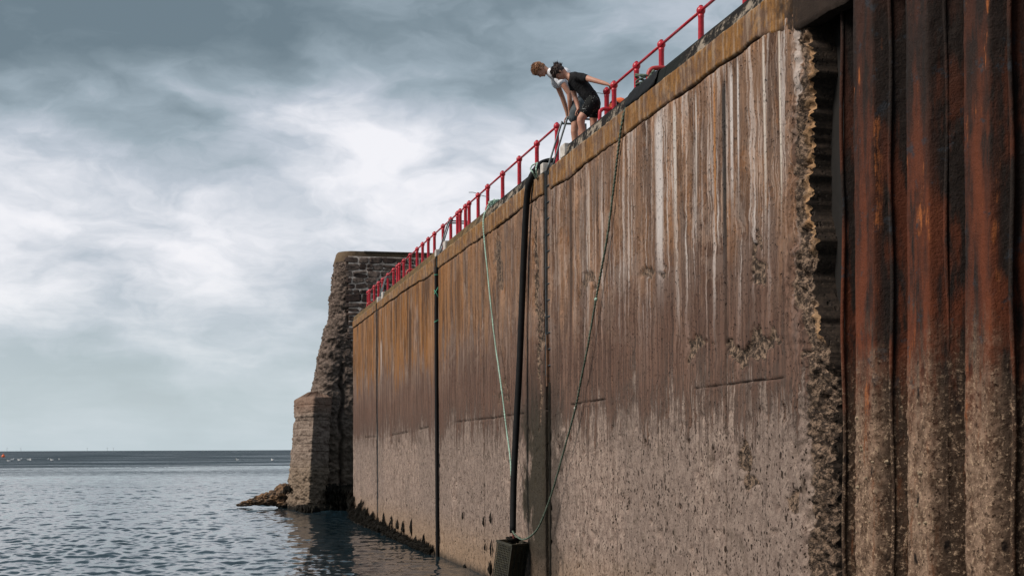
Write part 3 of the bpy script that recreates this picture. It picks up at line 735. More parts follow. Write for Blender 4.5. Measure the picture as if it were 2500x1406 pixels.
# ================================================================== BREAKWATER HEAD
YT = 65.0
tower = thing('breakwater_wall', 'high dark stone breakwater wall with battered eroded end beyond the quay', 'breakwater', (1, YT, 0))
prof_px = [(820, 600), (820, 625), (812, 655), (812, 690), (803, 740), (799, 790), (785, 830), (776, 870), (766, 930), (757, 965), (748, 1050), (742, 1150), (738, 1240), (735, 1300)]
pz = np.array([atY(a, b, YT+1.7).z for a, b in prof_px])[::-1]; pxx = np.array([atY(a, b, YT+1.7).x for a, b in prof_px])[::-1]
zt = atY(860, 613, YT).z
def build_tower():
    zs = np.linspace(-.6, zt, 300)
    xl = np.interp(zs, pz, pxx)
    segs = []
    XR = 16.0
    nf, na_, ns = 150, 46, 40
    rows = []
    for z, x0 in zip(zs, xl):
        r = .75
        fx = np.concatenate([np.array([XR, 12, 9, 7, 5.5]), np.linspace(4.6, x0+r, nf)])
        f = np.stack([fx, np.full_like(fx, YT)], -1)
        a = np.linspace(0, math.pi/2, na_)[1:]
        arc = np.stack([x0+r-np.sin(a)*r, YT+r-np.cos(a)*r], -1)
        sy = np.linspace(YT+r, YT+1.6, 16)[1:]
        sd_ = np.concatenate([np.stack([np.full_like(sy, x0), sy], -1), np.stack([x0+np.linspace(.06, 1.6, ns), YT+1.6+np.linspace(.12, 5, ns)**.8], -1)])
        rows.append(np.concatenate([f, arc, sd_]))
    A = np.array(rows)                                      # z, s, 2
    T = np.gradient(A, axis=1); L = np.linalg.norm(T, axis=2)+1e-9
    nx, ny = T[..., 1]/L, -T[..., 0]/L
    Z = np.repeat(zs[:, None], A.shape[1], 1)
    X, Y = A[..., 0], A[..., 1]
    xm = atY(849, 700, YT).x
    mas = sst(X, xm-.10, xm+.05)*sst(Z, atY(850, 800, YT).z, atY(850, 785, YT).z)*(Y < YT+.02)
    d = (fbm(X*1.4, Z*2.4, Y*1.4, 201, 5, .68)-.5)*.32+(fbm(X*6, Z*9, Y*6, 207, 4, .7)-.5)*.26
    led = (fbm(X*.5, Z*2.6, Y*.5, 213, 3, .5)-.5)*.14
    cap = sst(Z, zt-.50+.22*sst(X, .8, 1.6), zt-.42+.20*sst(X, .8, 1.6))
    crack = -.35*np.exp(-((X-atY(832, 1000, YT).x+.10*(fbm(Z*1.2, Z*0, 0, 9, 3)-.5)*4)/.08)**2)*sst(Z, 7.5, 6.0)
    d = (d+led+crack)*(1-mas)*(1-cap)-mas*.10*(1-cap)+cap*((fbm(X*4, Z*4, Y*4, 3, 3)-.5)*.04+.02)
    X2 = X-nx*d*1.0; Y2 = Y-ny*d*1.0
    X2 = X+(-nx)*(-d)*-1 if False else X2
    V = np.stack([X2, Y2, Z], -1)
    nz_, nsg = Z.shape
    top = V[-1]
    q = grid_q(nz_, nsg)
    me = np_mesh('battered_face', V.reshape(-1, 3), q, {'cap': cap, 'mas': mas})
    c_ = me.polygons[len(me.polygons)//2+60]
    if c_.normal.y > 0: me.flip_normals()
    link('battered_face', me, M['rough'], tower, smooth=True)
    # flat roof
    ring = [tuple(v) for v in top]+[(16, YT+5.4, zt)]
    me = mesh('wall_top', ring, [tuple(range(len(ring)))])
    link('wall_top', me, M['deck'], tower)
    return xm
xm = build_tower()
# mortar bed and individual stones of the facing
zb = atY(850, 800, YT).z
box('mortar_bed', xm+.04, 9.0, YT-.052, YT+.09, zb-.6, zt-.24, M['mortar'], tower)
box('wall_cap', xm+.75, 15.5, YT-.10, YT+.3, zt-.07, zt+.008, simple('dark_cap_concrete', (.050, .038, .030), (.09, .07, .055), 5, .9, bd=.02, bsc=16), tower, .02)
def stone_mesh(seed):
    rr = random.Random(seed)
    b = bmesh.new(); bmesh.ops.create_cube(b, size=1.0)
    bmesh.ops.bevel(b, geom=b.edges[:], offset=.16, segments=1, affect='EDGES')
    for v in b.verts:
        v.co.x += rr.uniform(-.09, .09)+.10*v.co.z*rr.choice((-1, 0, 1)); v.co.z += rr.uniform(-.10, .06)
        if v.co.y < 0: v.co.y += rr.uniform(-.12, .12)
    me = bpy.data.meshes.new('stone'); b.to_mesh(me); b.free(); me.materials.append(M['stone']); return me
sm_ = [stone_mesh(k) for k in range(12)]
def place_stone(x, z, w, h, yb=YT-.03, dep=.14):
    o = bpy.data.objects.new('stone', sr.choice(sm_)); COL.objects.link(o); o.parent = tower
    o.matrix_parent_inverse = Matrix.Translation(-Vector(tower.location))
    o.location = (x+w/2, yb+.02+sr.uniform(-.035, .008), z+h/2+sr.uniform(-.02, .02)); o.scale = (w*.97*sr.choice((-1, 1)), dep*sr.uniform(.75, 1.25), h*.95); o.rotation_euler = (0, R(sr.uniform(-6, 6)), 0)
sr = random.Random(12)
z = zb-.55; nst = 0
while z < zt-.36:
    h = sr.choice((.17, .22, .27, .33, .40)); h = min(h, zt-.26-z)
    if h < .1: break
    x = xm-.06+sr.uniform(-.10, .10)
    xr = 4.8
    while x < xr and nst < 296:
        w = h*sr.uniform(.8, 2.3)
        if h > .3 and sr.random() < .35:                       # two thin stones one above the other
            hh = h*sr.uniform(.4, .6)
            place_stone(x, z, w-.022, hh-.03); place_stone(x, z+hh, w-.022, h-hh-.035); nst += 2
        else:
            dz_ = sr.uniform(0, .03)
            place_stone(x, z+dz_, w-.022, h-.022-dz_); nst += 1
        x += w
    z += h
# buttress at the foot
def build_buttress():
    ztop = atY(757, 968, 64).z
    A = lambda z: np.array([np.interp(z, [0, ztop], [atY(709, 1240, 65.4).x, atY(731, 968, 65.4).x]), 65.4])
    B = lambda z: np.array([np.interp(z, [0, ztop], [atY(752, 1240, 63.9).x, atY(768, 968, 63.9).x]), 63.9])
    C_ = lambda z: np.array([np.interp(z, [0, ztop], [atY(800, 1240, 64.7).x, atY(806, 968, 64.7).x]), 64.7])
    D = lambda z: np.array([C_(z)[0]+.1, 66.6]); E = lambda z: np.array([A(z)[0]+.0, 67.6])
    zs = np.linspace(-.6, ztop, 200); rows = []
    for z in zs:
        pts = [D(z), C_(z), B(z), A(z), E(z)]; row = []
        for i in range(4):
            k = [14, 40, 50, 30][i]
            for j in range(k): row.append(pts[i]+(pts[i+1]-pts[i])*j/k)
        row.append(pts[-1]); rows.append(row)
    G = np.array(rows)
    Gs = G.copy()
    for _ in range(3): Gs[:, 1:-1] = (Gs[:, :-2]+Gs[:, 1:-1]*2+Gs[:, 2:])/4
    T = np.gradient(Gs, axis=1); L = np.linalg.norm(T, axis=2)+1e-9; nx, ny = -T[..., 1]/L, T[..., 0]/L
    X, Y = Gs[..., 0], Gs[..., 1]; Z = np.repeat(zs[:, None], X.shape[1], 1)
    low = sst(Z, 2.2, 1.2); 
    d = (fbm(X*2, Z*3, Y*2, 221, 5, .6)-.5)*(.22+.26*low)+(fbm(X*8, Z*10, Y*8, 225, 3, .6)-.5)*(.08+.10*low)
    cx = (ztop-Z)/.36; fr = cx-np.floor(cx)
    d -= .05*np.exp(-(np.minimum(fr, 1-fr)/.06)**2)*(1-low)*sst(vn(X*1.2, np.floor(cx), Y*1.2, 4), .25, .45)
    d += .05*sst(Z, ztop-.95, ztop-.85)
    s = 1.0
    V = np.stack([X+nx*d*s, Y+ny*d*s, Z], -1)
    me = np_mesh('buttress', V.reshape(-1, 3), grid_q(*Z.shape))
    f_ = me.polygons[len(me.polygons)//2]
    if f_.normal.y > 0: me.flip_normals()
    link('buttress', me, M['butt'], tower, smooth=True)
    # weathered sloping head
    top = [tuple(v) for v in V[-1]]; n_ = len(top)
    ax = (A(ztop)+C_(ztop))/2
    ap = (float(ax[0])+.35, 66.4, ztop+.42)
    vs_ = top+[tuple((np.array(t)*.55+np.array(ap)*.45)+np.array([0, 0, .10*random.random()])) for t in top]+[ap]
    fs = [(i, i+1, n_+i+1, n_+i) for i in range(n_-1)]+[(n_+i, n_+i+1, 2*n_) for i in range(n_-1)]
    me = mesh('buttress_head', vs_, fs)
    link('buttress_head', me, M['butt'], tower)
build_buttress()

# ================================================================== ROCKS
rk = thing('rock_outcrop', 'low weedy brown rocks at the foot of the breakwater buttress', 'rocks', tuple(atZ(650, 1232, 0)))
def rock(px, py, r, sx, sz, seed, d=67.5):
    c = atd(px, py, d)
    b = bmesh.new(); bmesh.ops.create_icosphere(b, subdivisions=4, radius=1)
    co = np.array([v.co for v in b.verts])
    dd = 1+(fbm(co[:, 0]*1.6+seed, co[:, 1]*1.6, co[:, 2]*1.6, seed, 4, .6)-.5)*1.1+(fbm(co[:, 0]*6, co[:, 1]*6+seed, co[:, 2]*6, seed, 3, .6)-.5)*.35
    co = co*dd[:, None]*np.array([r*sx, r*1.0, r*sz])+np.array(c)
    for v, q in zip(b.verts, co): v.co = q
    me = bpy.data.meshes.new('rock'); b.to_mesh(me); b.free()
    return link('rock', me, M['rock'], rk, smooth=False)
for i, (px, py, r, sx, sz) in enumerate([(694, 1205, .50, 1.0, .9), (676, 1212, .38, 1.1, .85), (664, 1222, .42, 1.2, .6), (652, 1212, .30, 1.1, .7), (640, 1224, .36, 1.3, .5), (622, 1224, .34, 1.2, .55), (606, 1228, .26, 1.4, .5),
                                          (590, 1232, .16, 1.5, .5), (688, 1226, .42, 1.0, .6), (702, 1192, .22, 1, .9), (634, 1215, .22, 1.2, .7), (700, 1232, .4, 1.1, .5), (716, 1238, .34, .9, .5)]):
    rock(px, py, r, sx, sz, 400+i*3)

# ================================================================== SEAWEED
def weeds():
    wr = random.Random(21); parts = []
    def tuft(P, h, w, dirx):
        # a bundle of limp fronds
        for k in range(12):
            a = P+Vector((wr.uniform(-.02, .0)*3, wr.uniform(-w, w), wr.uniform(0, .12))); 
            tip = a+Vector((dirx*wr.uniform(.04, .16), wr.uniform(-.06, .06), -h*wr.uniform(.5, 1.1)))
            mid = (a+tip)/2+Vector((dirx*wr.uniform(.03, .10), 0, .02))
            r = wr.uniform(.006, .018)
            parts.append(tube_data([a+Vector((.01, 0, .10)), a, mid, tip], [.002, r*.7, r*1.2, r*.3], 4))
    for k in range(230):                                     # continuous skirt at the far end of the wall
        y = wr.uniform(yw(1060), YE+.3) if wr.random() < .75 else wr.uniform(yw(935), YE+.3)
        u = (YE-y)/(YE-yw(1060))
        hmax = .10+.75*max(0, 1-u*1.35)**1.4
        z = wr.uniform(.05, hmax)
        z *= (.55+.9*float(vn(np.array([y*2.2]), 0.)[0]))
        tuft(Vector((-.03, y, z)), .10+.35*z, .10, -1)
    for px, py, h, w in ((937, 1258, .35, .3), (955, 1262, .28, .35), (970, 1275, .3, .2), (984, 1280, .35, .25), (1004, 1283, .5, .16), (1016, 1312, .2, .1), (1035, 1312, .3, .2), (1130, 1258, .22, .03), (1181, 1272, .25, .05), (1198, 1262, .25, .04), (1199, 1340, .45, .04), (1185, 1333, .16, .04), (1135, 1380, .1, .15), (1197, 1385, .35, .18)):
        t = atX(px, py, -.02)
        for j in range(7):                                   # pointed streamers hanging flat on the face
            yy = t.y+wr.uniform(-w, w)*.7; hh = h*wr.uniform(.5, 1)
            zt_ = t.z+h*.5-abs(yy-t.y)*1.1
            parts.append(tube_data([(-.012, yy, zt_), (-.03, yy+wr.uniform(-.02, .02), zt_-hh*.4), (-.035, yy+wr.uniform(-.03, .03), zt_-hh*.75), (-.02, yy, zt_-hh)], [.002, min(w, .12)*.16+.006, min(w, .12)*.25+.01, .006], 4))
    for k in range(260):                                     # around the breakwater foot
        px = wr.uniform(735, 866); P = atZ(px, 1246, 0)
        yy = YT-.05+wr.uniform(-.5, .1)
        if px < 800: yy = np.interp(px, [712, 752, 800], [65.2, 63.75, 64.5])-wr.uniform(0, .12)
        hh = wr.uniform(.05, .32) if px < 800 else wr.uniform(.1, 1.25)
        P = atY(px, 1246, yy); P.z = hh
        for j in range(5):
            a = P+Vector((wr.uniform(-.2, .2), wr.uniform(-.1, .05), 0)); r = wr.uniform(.02, .05)
            parts.append(tube_data([a, a+Vector((wr.uniform(-.1, .1), -wr.uniform(.05, .2), -.12)), a+Vector((wr.uniform(-.1, .1), -wr.uniform(.1, .3), -.34))], [r*.6, r*1.3, r*.4], 5))
    for px, py in ((735, 1232), (722, 1236), (700, 1190), (705, 1187), (730, 1240)):
        for j in range(12):
            a = atd(px+wr.uniform(-7, 7), py+wr.uniform(-6, 2), 64.9); parts.append(tube_data([a, a+Vector((wr.uniform(-.1, .1), -.08, -.1)), a+Vector((wr.uniform(-.15, .15), -.1, -.28))], [.02, .05, .02], 5))
    V, Fc = merge(parts)
    link('seaweed', mesh('seaweed', V, Fc), M['weed'], None, True, kind='stuff')
weeds()

# ================================================================== RAILINGS
def uv_data(c, r, seg=16, ring=10, sq=1.0):
    V, Fc = [], []
    for i in range(ring+1):
        a = math.pi*i/ring
        for k in range(seg):
            b = 2*math.pi*k/seg; V.append((c[0]+r*math.sin(a)*math.cos(b), c[1]+r*math.sin(a)*math.sin(b), c[2]+r*sq*math.cos(a)))
    for i in range(ring):
        for k in range(seg): Fc.append((i*seg+k, (i+1)*seg+k, (i+1)*seg+(k+1) % seg, i*seg+(k+1) % seg))
    return V, Fc
def lathe_data(c, prof, seg=16):
    V, Fc = [], []
    for r, z in prof:
        for k in range(seg): b = 2*math.pi*k/seg; V.append((c[0]+r*math.cos(b), c[1]+r*math.sin(b), c[2]+z))
    for i in range(len(prof)-1):
        for k in range(seg): Fc.append((i*seg+k, i*seg+(k+1) % seg, (i+1)*seg+(k+1) % seg, (i+1)*seg+k))
    return V, Fc
RH = 8.985
def lathe_mesh(name, prof, mat, seg=18):
    V, Fc = lathe_data((0, 0, 0), prof, seg); me = mesh(name, V, Fc); me.materials.append(mat)
    me.polygons.foreach_set('use_smooth', [True]*len(me.polygons)); return me
PH = RH-KZ+.10
post_me = lathe_mesh('post', [(0, -PH), (.080, -PH), (.080, -PH+.02), (.050, -PH+.03), (.046, -PH+.05), (.042, -.10), (.046, -.09), (.046, -.055), (.036, -.05), (0, -.04)], M['red'])
ball_me = lathe_mesh('ball', [(.0, -.066)]+[(.066*math.sin(a), -.066*math.cos(a)) for a in np.linspace(.2, math.pi-.35, 12)]+[(.026, .064), (.030, .070), (.020, .076), (0, .077)], M['red'], 20)
def railing(label, x, ys):
    t = thing('railing', label, 'railing', (x, ys[0], KZ))
    inv = Matrix.Translation(-Vector(t.location))
    for y in ys:
        for nm, me in (('post', post_me), ('ball', ball_me)):
            o = bpy.data.objects.new(nm, me); COL.objects.link(o); o.parent = t; o.matrix_parent_inverse = inv
            o.location = (x, y, RH); o.rotation_euler = (0, 0, random.uniform(0, 6))
    for a, b in zip(ys[:-1], ys[1:]):
        if abs(a-b) < .15: continue
        tube('rail', [(x, min(a, b)+.045, RH), (x, max(a, b)-.045, RH)], .0225, M['red'], t, 12)
    return t
xf, xn = off(7.10), off(7.28)
farx = [1362, 1313, 1270, 1229, 1192.5, 1169, 1147, 1138, 1125, 1118.5, 1102, 1083, 1062, 1047, 1033, 1019.5, 1002.5, 987, 976, 971, 962, 948, 935, 925, 914.5, 903, 899]
railing('long red post and ball railing along the quay edge beyond the two boys', xf, [yw(p, xf) for p in farx])
ny_ = [yw(p, xn) for p in (1484, 1502, 1557, 1618, 1715)]
while ny_[-1] > 4: ny_.append(ny_[-1]-1.62)
railing('red post and ball railing nearest the viewer, held by the boy in black', xn, ny_)
tag(link('post_foot_ball', mesh('post_foot_ball', *uv_data(tuple(atX(1357, 388, xf)), .05)), M['red'], None, True), 'small red ball bollard low at the foot of the railing end by the near ladder', 'bollard')

# low red mooring hoops on the kerb
def hoop(label, px, X, ztop, run, legs=True, r=.030):
    x = off(X); y = yw(px, x)
    t = thing('mooring_hoop', label, 'mooring hoop', (x, y, KZ), 'low red tube hoops fixed behind the kerb')
    pts = crv([(x, y, KZ-.04), (x, y, ztop-.12), (x+.035, y-.01, ztop-.03), (x+.13, y-.02, ztop), (x+run*.6, y-.03, ztop), (x+run, y-.03, ztop)], 6)
    tube('hoop_tube', pts, r, M['redw'], t, 12)
    tube('leg', [(x+run*.98, y-.03, ztop+.01), (x+run*.98, y-.03, KZ-.06)], r*.9, M['redw'], t, 12)
    tube('leg', [(x+.16, y-.02, ztop-.005), (x+.16, y-.02, KZ-.06)], r*.9, M['redw'], t, 12)
hoop('low red mooring hoop beside the coiled dark rope, right of the boys', 1586, 6.80, 8.40, .62, r=.036)
hoop('red mooring hoop with mint green rope tied round it', 1189, 6.80, 8.36, .46)
hoop('low red mooring hoop at the railing halfway out along the quay', 994, 6.80, 8.37, .46)
hoop('farthest low red mooring hoop, at the seaward end of the railing', 897, 6.80, 8.37, .48)
x = off(7.05); y = yw(1467, x)
t = thing('mooring_hoop', 'tall square red hoop standing directly behind the boy in black', 'mooring hoop', (x, y, KZ), 'red tube hoops')
tube('hoop_tube', crv([(x, y, KZ-.05), (x, y, 8.50), (x+.03, y, 8.575), (x+.11, y, 8.60), (x+.5, y, 8.60), (x+.85, y, 8.60)], 6), .032, M['red'], t, 12)
tube('leg', [(x+.82, y, 8.60), (x+.82, y, KZ-.05)], .032, M['red'], t, 12)

# ================================================================== LADDERS
def ladder(label, chase, gy, ztop, zbot, rust=None):
    ya, yb = chase; x = .07
    t = thing('quay_ladder', label, 'ladder', (x, (ya+yb)/2, KZ), None)
    s1, s2 = ya+.05, yb-.05
    # slot the ladder stands in is open between the panels
    for yy in (s1, s2):
        box('stile', x-.035, x+.035, yy-.012, yy+.012, zbot, ZC+.03, M['galv'], t, .003)
    z = ZC-.25
    while z > zbot+.1:
        tube('rung', [(x, s1, z), (x, s2, z)], .011, M['galv'], t, 8); z -= .30
    for yy in (s1, s2):
        pts = [(x, yy, ZC+.02)]+crv([(x, yy, ZC+.02), (x+.27, yy-.01, ztop-.04), (x+.30, yy-.01, ztop-.008), (x+.34, yy-.01, ztop), (x+.70, yy-.02, ztop), (x+.735, yy-.02, ztop-.01), (x+.745, yy-.02, ztop-.05), (x+.75, yy-.02, KZ-.06)], 6)[1:]
        tube('handrail', pts, .019, M['galv'], t, 10)
    if rust: box('rusty_plate', x-.03, x+.03, s2-.06, s2+.02, rust[0], rust[1], M['rustbar'], t, .004)
    return t
ladder('grey steel ladder nearest the viewer, its handrails gripped by the boys', ch1, gap1, 8.80, 4.15, (3.95, 4.9))
ladder('grey steel ladder with square handrail loops in the middle of the quay', ch2, gap2, 8.80, .6)
ladder('farthest small steel ladder with square handrail loops', ch3, gap3, 8.80, .6)
tag(tube('gap_shade_tube', crv([(.025, ch1[0]+.075, 4.0), (.02, ch1[0]+.07, 2.8), (.03, ch1[0]+.085, 1.6), (.02, ch1[0]+.07, .6), (.02, ch1[0]+.075, -.4)], 8), [.028+.012*random.random() for _ in range(33)], M['weed'], None, 8), 'narrow black tube added as the shade of the gap under the near ladder', 'pipe')  # added black tube, stands for the dark gap below the ladder

# ================================================================== HOSES, ROPES
t = thing('fender_pipe', 'straight black pipe down the middle ladder slot with green ties', 'pipe', (-.05, ch2[0]+.03, 0))
px_ = -.055
yp = yw(1066, px_)
tube('pipe', crv([(px_, yp, 7.55), (px_-.002, yp, 6.5), (px_-.003, yp+.01, 4), (px_-.003, yp, 2), (px_, yp-.01, -.4)], 6), .047, M['rubber'], t, 14)
for z, tl in ((7.35, 0), (6.95, .10), (6.85, -.10), (6.15, .03)):
    pts = [(px_+.056*math.cos(a), yp+.056*math.sin(a), z+tl*math.cos(a)) for a in np.linspace(0, 6.28, 17)]
    tube('tie', pts, .009, M['tie'], t, 6)
pp = [atX(1352, 393, off(6.98)), atX(1336, 394, off(6.88)), atX(1318, 402, off(6.70)), atX(1304, 420, off(6.56)), atX(1293, 445, off(6.47)), atX(1286, 490, off(6.45)), atX(1280, 600, off(6.44)), atX(1274, 750, off(6.42)), atX(1268, 900, off(6.39)), atX(1260, 1050, off(6.33)), atX(1254, 1180, off(6.27)), atX(1252, 1300, off(6.22))]
t = thing('rubber_hose', 'thick black rubber hose slung over the quay edge down to the basket', 'hose', tuple(pp[0]))
tube('hose', crv(pp, 7), [.055]*20+[.062]*58, M['rubber'], t, 16)
def rope(nm, pts, r, mat, label=None, parent=None, n=14, cat='rope'):
    o = tube(nm, crv(pts, n), r, mat, parent, 9, lobes=3, twist=2*math.pi/(r*11))
    if label: tag(o, label, cat)
    return o
rope('tie_rope', [atX(1312, 398, off(6.62)), atX(1309, 412, off(6.5)), atX(1310, 436, off(6.53)), atX(1300, 420, off(6.4)), atX(1295, 413, off(6.44)), atX(1300, 404, off(6.66)), atX(1311, 398, off(6.68))], .014, M['mint'], parent=t, n=10)
A_ = [atX(1200, 498, off(6.86)), atX(1192, 508, off(6.72)), atX(1183, 523, off(6.56)), atX(1180, 545, off(6.51)), atX(1183, 590, off(6.5)), atX(1190, 660, off(6.48)), atX(1198, 740, off(6.46)), atX(1208, 830, off(6.44)), atX(1218, 900, off(6.42)), atX(1226, 960, off(6.40)), atX(1237, 1050, off(6.37)), atX(1246, 1120, off(6.34)), atX(1250, 1200, off(6.28)), atX(1252, 1290, off(6.22))]
rope('rope', A_, .017, M['mint'], 'mint green rope running from the knotted hoop down the wall to the black hose')
B_ = [atX(1597, 172, off(6.85)), atX(1580, 196, off(6.74)), atX(1560, 222, off(6.64)), atX(1541, 245, off(6.60)), atX(1526, 270, off(6.54)), atX(1517, 310, off(6.50)), atX(1509, 370, off(6.5)), atX(1498, 460, off(6.49)), atX(1484, 570, off(6.48)), atX(1468, 660, off(6.47)), atX(1455, 730, off(6.46)), atX(1436, 840, off(6.44)), atX(1418, 930, off(6.43)), atX(1404, 1000, off(6.42)), atX(1382, 1080, off(6.40)), atX(1360, 1160, off(6.38)), atX(1338, 1230, off(6.34)), atX(1315, 1285, off(6.28)), atX(1295, 1308, off(6.24)), atX(1275, 1316, off(6.2)), atX(1258, 1305, off(6.2)), atX(1252, 1296, off(6.2))]
rope('rope', B_, .017, M['dkrope'], 'dark green rope sagging from the red hoop across the wall to the basket')
for px, py, m_ in ((1455, 731, 'mint'), (1405, 996, 'white')):
    c = atX(px, py, off(6.44)); tag(link('knot', mesh('knot', *uv_data(tuple(c), .030, 8, 6)), M[m_], None, True), 'pale green knot on the dark rope above the tide line' if m_ == 'mint' else 'tiny white rag caught on the dark rope at the tide line', 'knot')
# knotted bundle at hoop and coil
kr = random.Random(4)
c0 = atX(1200, 497, off(6.82)); pts = []
for k in range(46):
    a = k*1.15; pts.append(c0+Vector((kr.uniform(-.05, .14)+.07*math.cos(a), kr.uniform(-.28, .22), -.04+.11*math.sin(a)+kr.uniform(-.04, .04))))
tag(tube('rope_bundle', crv(pts, 3), .015, M['mint'], None, 6), 'tangled mint green rope bundle knotted on the red hoop', 'rope bundle')
c0 = atX(1578, 196, off(6.80)); pts = []
for k in range(34):
    a = k*.75; pts.append(c0+Vector((-.02+.14*math.cos(a), .09*math.sin(a)+kr.uniform(-.03, .03), -.03+.075*math.sin(a*.53)+k*.002)))
tag(tube('rope_coil', crv(pts, 4), .015, M['dkrope'], None, 6), 'loose coil of dark green rope beside the near red hoop', 'rope coil')
# rubber sheet draped over the kerb
ya, yb = yw(1602), yw(1530)
prof = [(-.012, ZC-.02), (-.008, ZC+.03), (.018, ZC+.10), (.040, KZ-.03), (.07, KZ+.018), (.12, KZ+.03), (.30, KZ+.028), (.44, KZ+.02)]
V, Fc = [], []
nn = 26
for i in range(nn):
    yy = ya+(yb-ya)*i/(nn-1)
    for k, (a, b) in enumerate(prof): V.append((a-.004, yy, b+.012*math.sin(i*.8+k)+(.05*abs(i-nn/2)/nn if k < 2 else 0)))
K = len(prof)
for i in range(nn-1):
    for k in range(K-1): Fc.append((i*K+k, i*K+k+1, (i+1)*K+k+1, (i+1)*K+k))
me = mesh('rubber_mat', V, Fc); o = link('rubber_mat', me, M['rubber'], None, True); o.modifiers.new('t', 'SOLIDIFY').thickness = .014
tag(o, 'black rubber mat draped over the kerb under the dark rope', 'mat')

# basket
def basket():
    c = atX(1246, 1372, off(6.2)); c.z = .62
    t = thing('fish_basket', 'olive black plastic lattice basket hanging at the foot of the black hose', 'basket', tuple(c))
    W, D, H = .50, .36, .80
    rot = Matrix.Rotation(R(36), 4, 'Z') @ Matrix.Rotation(R(9), 4, (ST*0+CT, -ST, 0)) @ Matrix.Rotation(R(9), 4, (ST, CT, 0)) @ Matrix.Rotation(R(-7), 4, 'Y')
    bm_ = simple('olive_basket_plastic', (.050, .046, .030), (.022, .021, .016), 12, .55)
    bm2 = simple('mud_filled_holes', (.30, .22, .12), (.2, .15, .09), 14, .8)
    def bx(nm, x0, x1, y0, y1, z0, z1, m=bm_):
        V, Fc = box_data(x0, x1, y0, y1, z0, z1); V = [c+(rot @ Vector(v)) for v in V]
        return V, Fc
    bars = []
    def face(fn, u0, u1, v0, v1, nu, nv, w):
        for i in range(nu+1): u = u0+(u1-u0)*i/nu; bars.append(fn(u-w/2, u+w/2, v0, v1, 0))
        for j in range(nv+1): v = v0+(v1-v0)*j/nv; bars.append(fn(u0, u1, v-w/2, v+w/2, .002))
    face(lambda a, b, p, q, e: bx('', -W/2-.010-e, -W/2+.004, a, b, p, q), -D/2, D/2, -H/2, H/2, 9, 18, .012)   # left side
    face(lambda a, b, p, q, e: bx('', W/2-.004, W/2+.010+e, a, b, p, q), -D/2, D/2, -H/2, H/2, 9, 18, .012)
    face(lambda a, b, p, q, e: bx('', a, b, D/2-.004, D/2+.010+e, p, q), -W/2, W/2, -H/2, H/2, 10, 18, .012)
    V, Fc = merge(bars); link('lattice', mesh('lattice', V, Fc), bm_, t)
    V, Fc = merge([bx('', -W/2+.012, -W/2+.016, -D/2+.01, D/2-.01, -H/2, H/2), bx('', -W/2, W/2, D/2-.02, D/2-.015, -H/2, H/2)]); link('catch', mesh('catch', V, Fc), bm2, t)
    # lattice of the camera side: solid plates with ribs
    V, Fc = bx('', -W/2, W/2, -D/2+.0, -D/2+.012, -H/2, H/2); link('side_plate', mesh('side_plate', V, Fc), bm_, t)
    for u in (-.25, -.10, .03, .14, .245):
        V, Fc = bx('', u-.010, u+.010, -D/2-.022, -D/2+.001, -H/2-.01, H/2+.01); link('rib', mesh('rib', V, Fc), bm_, t)
    for v in (-.39, -.24, -.10, .05, .20, .34):
        V, Fc = bx('', -.10, .25, -D/2-.016, -D/2+.002, v-.009, v+.009); link('rib', mesh('rib', V, Fc), bm_, t)
    for a in (0, 1, 2, 3):
        q = [(-W/2, W/2, -D/2-.02, -D/2+.012), (-W/2, W/2, D/2-.012, D/2+.02), (-W/2-.02, -W/2+.012, -D/2-.02, D/2+.02), (W/2-.012, W/2+.02, -D/2-.02, D/2+.02)][a]
        V, Fc = bx('', *q, H/2-.03+a*.001, H/2+.012+a*.001); link('rim', mesh('rim', V, Fc), bm_, t)
    pts = []
    for k in range(30): a = k*1.3; pts.append(c+(rot @ Vector((.02*k/3-.10+.08*math.cos(a), .08*math.sin(a), H/2+.04+.04*math.sin(a*.7)))))
    tag(tube('seaweed_clump', crv(pts, 3), .022, M['weed'], None, 6), 'dark weed and tangled cord on top of the basket', 'seaweed')
    e = Vector(pp[-1]); 
    tube('sling', crv([e+Vector((0, 0, .05)), e+Vector((.01, -.03, -.15)), c+(rot @ Vector((0, 0, H/2)))], 8), .018, simple('red_brown_sling', (.16, .022, .015)), t, 8)
basket()

# orange buoy on the deck behind the railing
c = atd(1511, 262, 24.4)
t = thing('orange_buoy', 'orange buoy with black band lying on the deck behind the red posts', 'buoy', tuple(c))
om_ = simple('orange_plastic', (.85, .16, .035), (.75, .12, .03), 6, .45)
pr = [(0, .20), (.05, .195), (.10, .17), (.155, .11), (.19, .03), (.195, -.06), (.17, -.18), (.10, -.28), (0, -.30)]
o = link('float', mesh('float', *lathe_data((0, 0, 0), pr, 24)), om_, t, True); o.matrix_parent_inverse = Matrix(); o.rotation_euler = (0, R(38), -TH)
o = link('band', mesh('band', *lathe_data((0, 0, 0), [(.192, .028), (.203, .02), (.206, -.05), (.190, -.06)], 24)), M['rubber'], t, True); o.matrix_parent_inverse = Matrix(); o.rotation_euler = (0, R(38), -TH)
o = link('lug', mesh('lug', *uv_data((0, 0, -.30), .05)), om_, t, True); o.matrix_parent_inverse = Matrix(); o.rotation_euler = (0, R(38), -TH)
t.scale = (.85, .85, .85); bz = c.z-.30-KZ
box('buoy_stand', c.x-.12, c.x+.2, c.y-.12, c.y+.12, KZ-.05, c.z-.15, simple('dark_timber', (.04, .03, .022)), t, .01)
tag(tube('wire', crv([atd(1455, 227, 24.9), atd(1470, 229, 24.6), atd(1484, 233, 24.3)], 6), .007, M['galv'], None, 6), 'thin taut wire from behind the boy to the red railing end', 'wire')
tag(tube('wire', crv([atX(1145, 470, off(7.3)), atX(1155, 470, off(7.3)), atX(1165, 473, off(7.25)), atX(1178, 478, off(7.15)), atX(1192, 481, off(7.1))], 6), .009, M['galv'], None, 6), 'stray bent wire sticking out over the railing against the sky', 'wire')

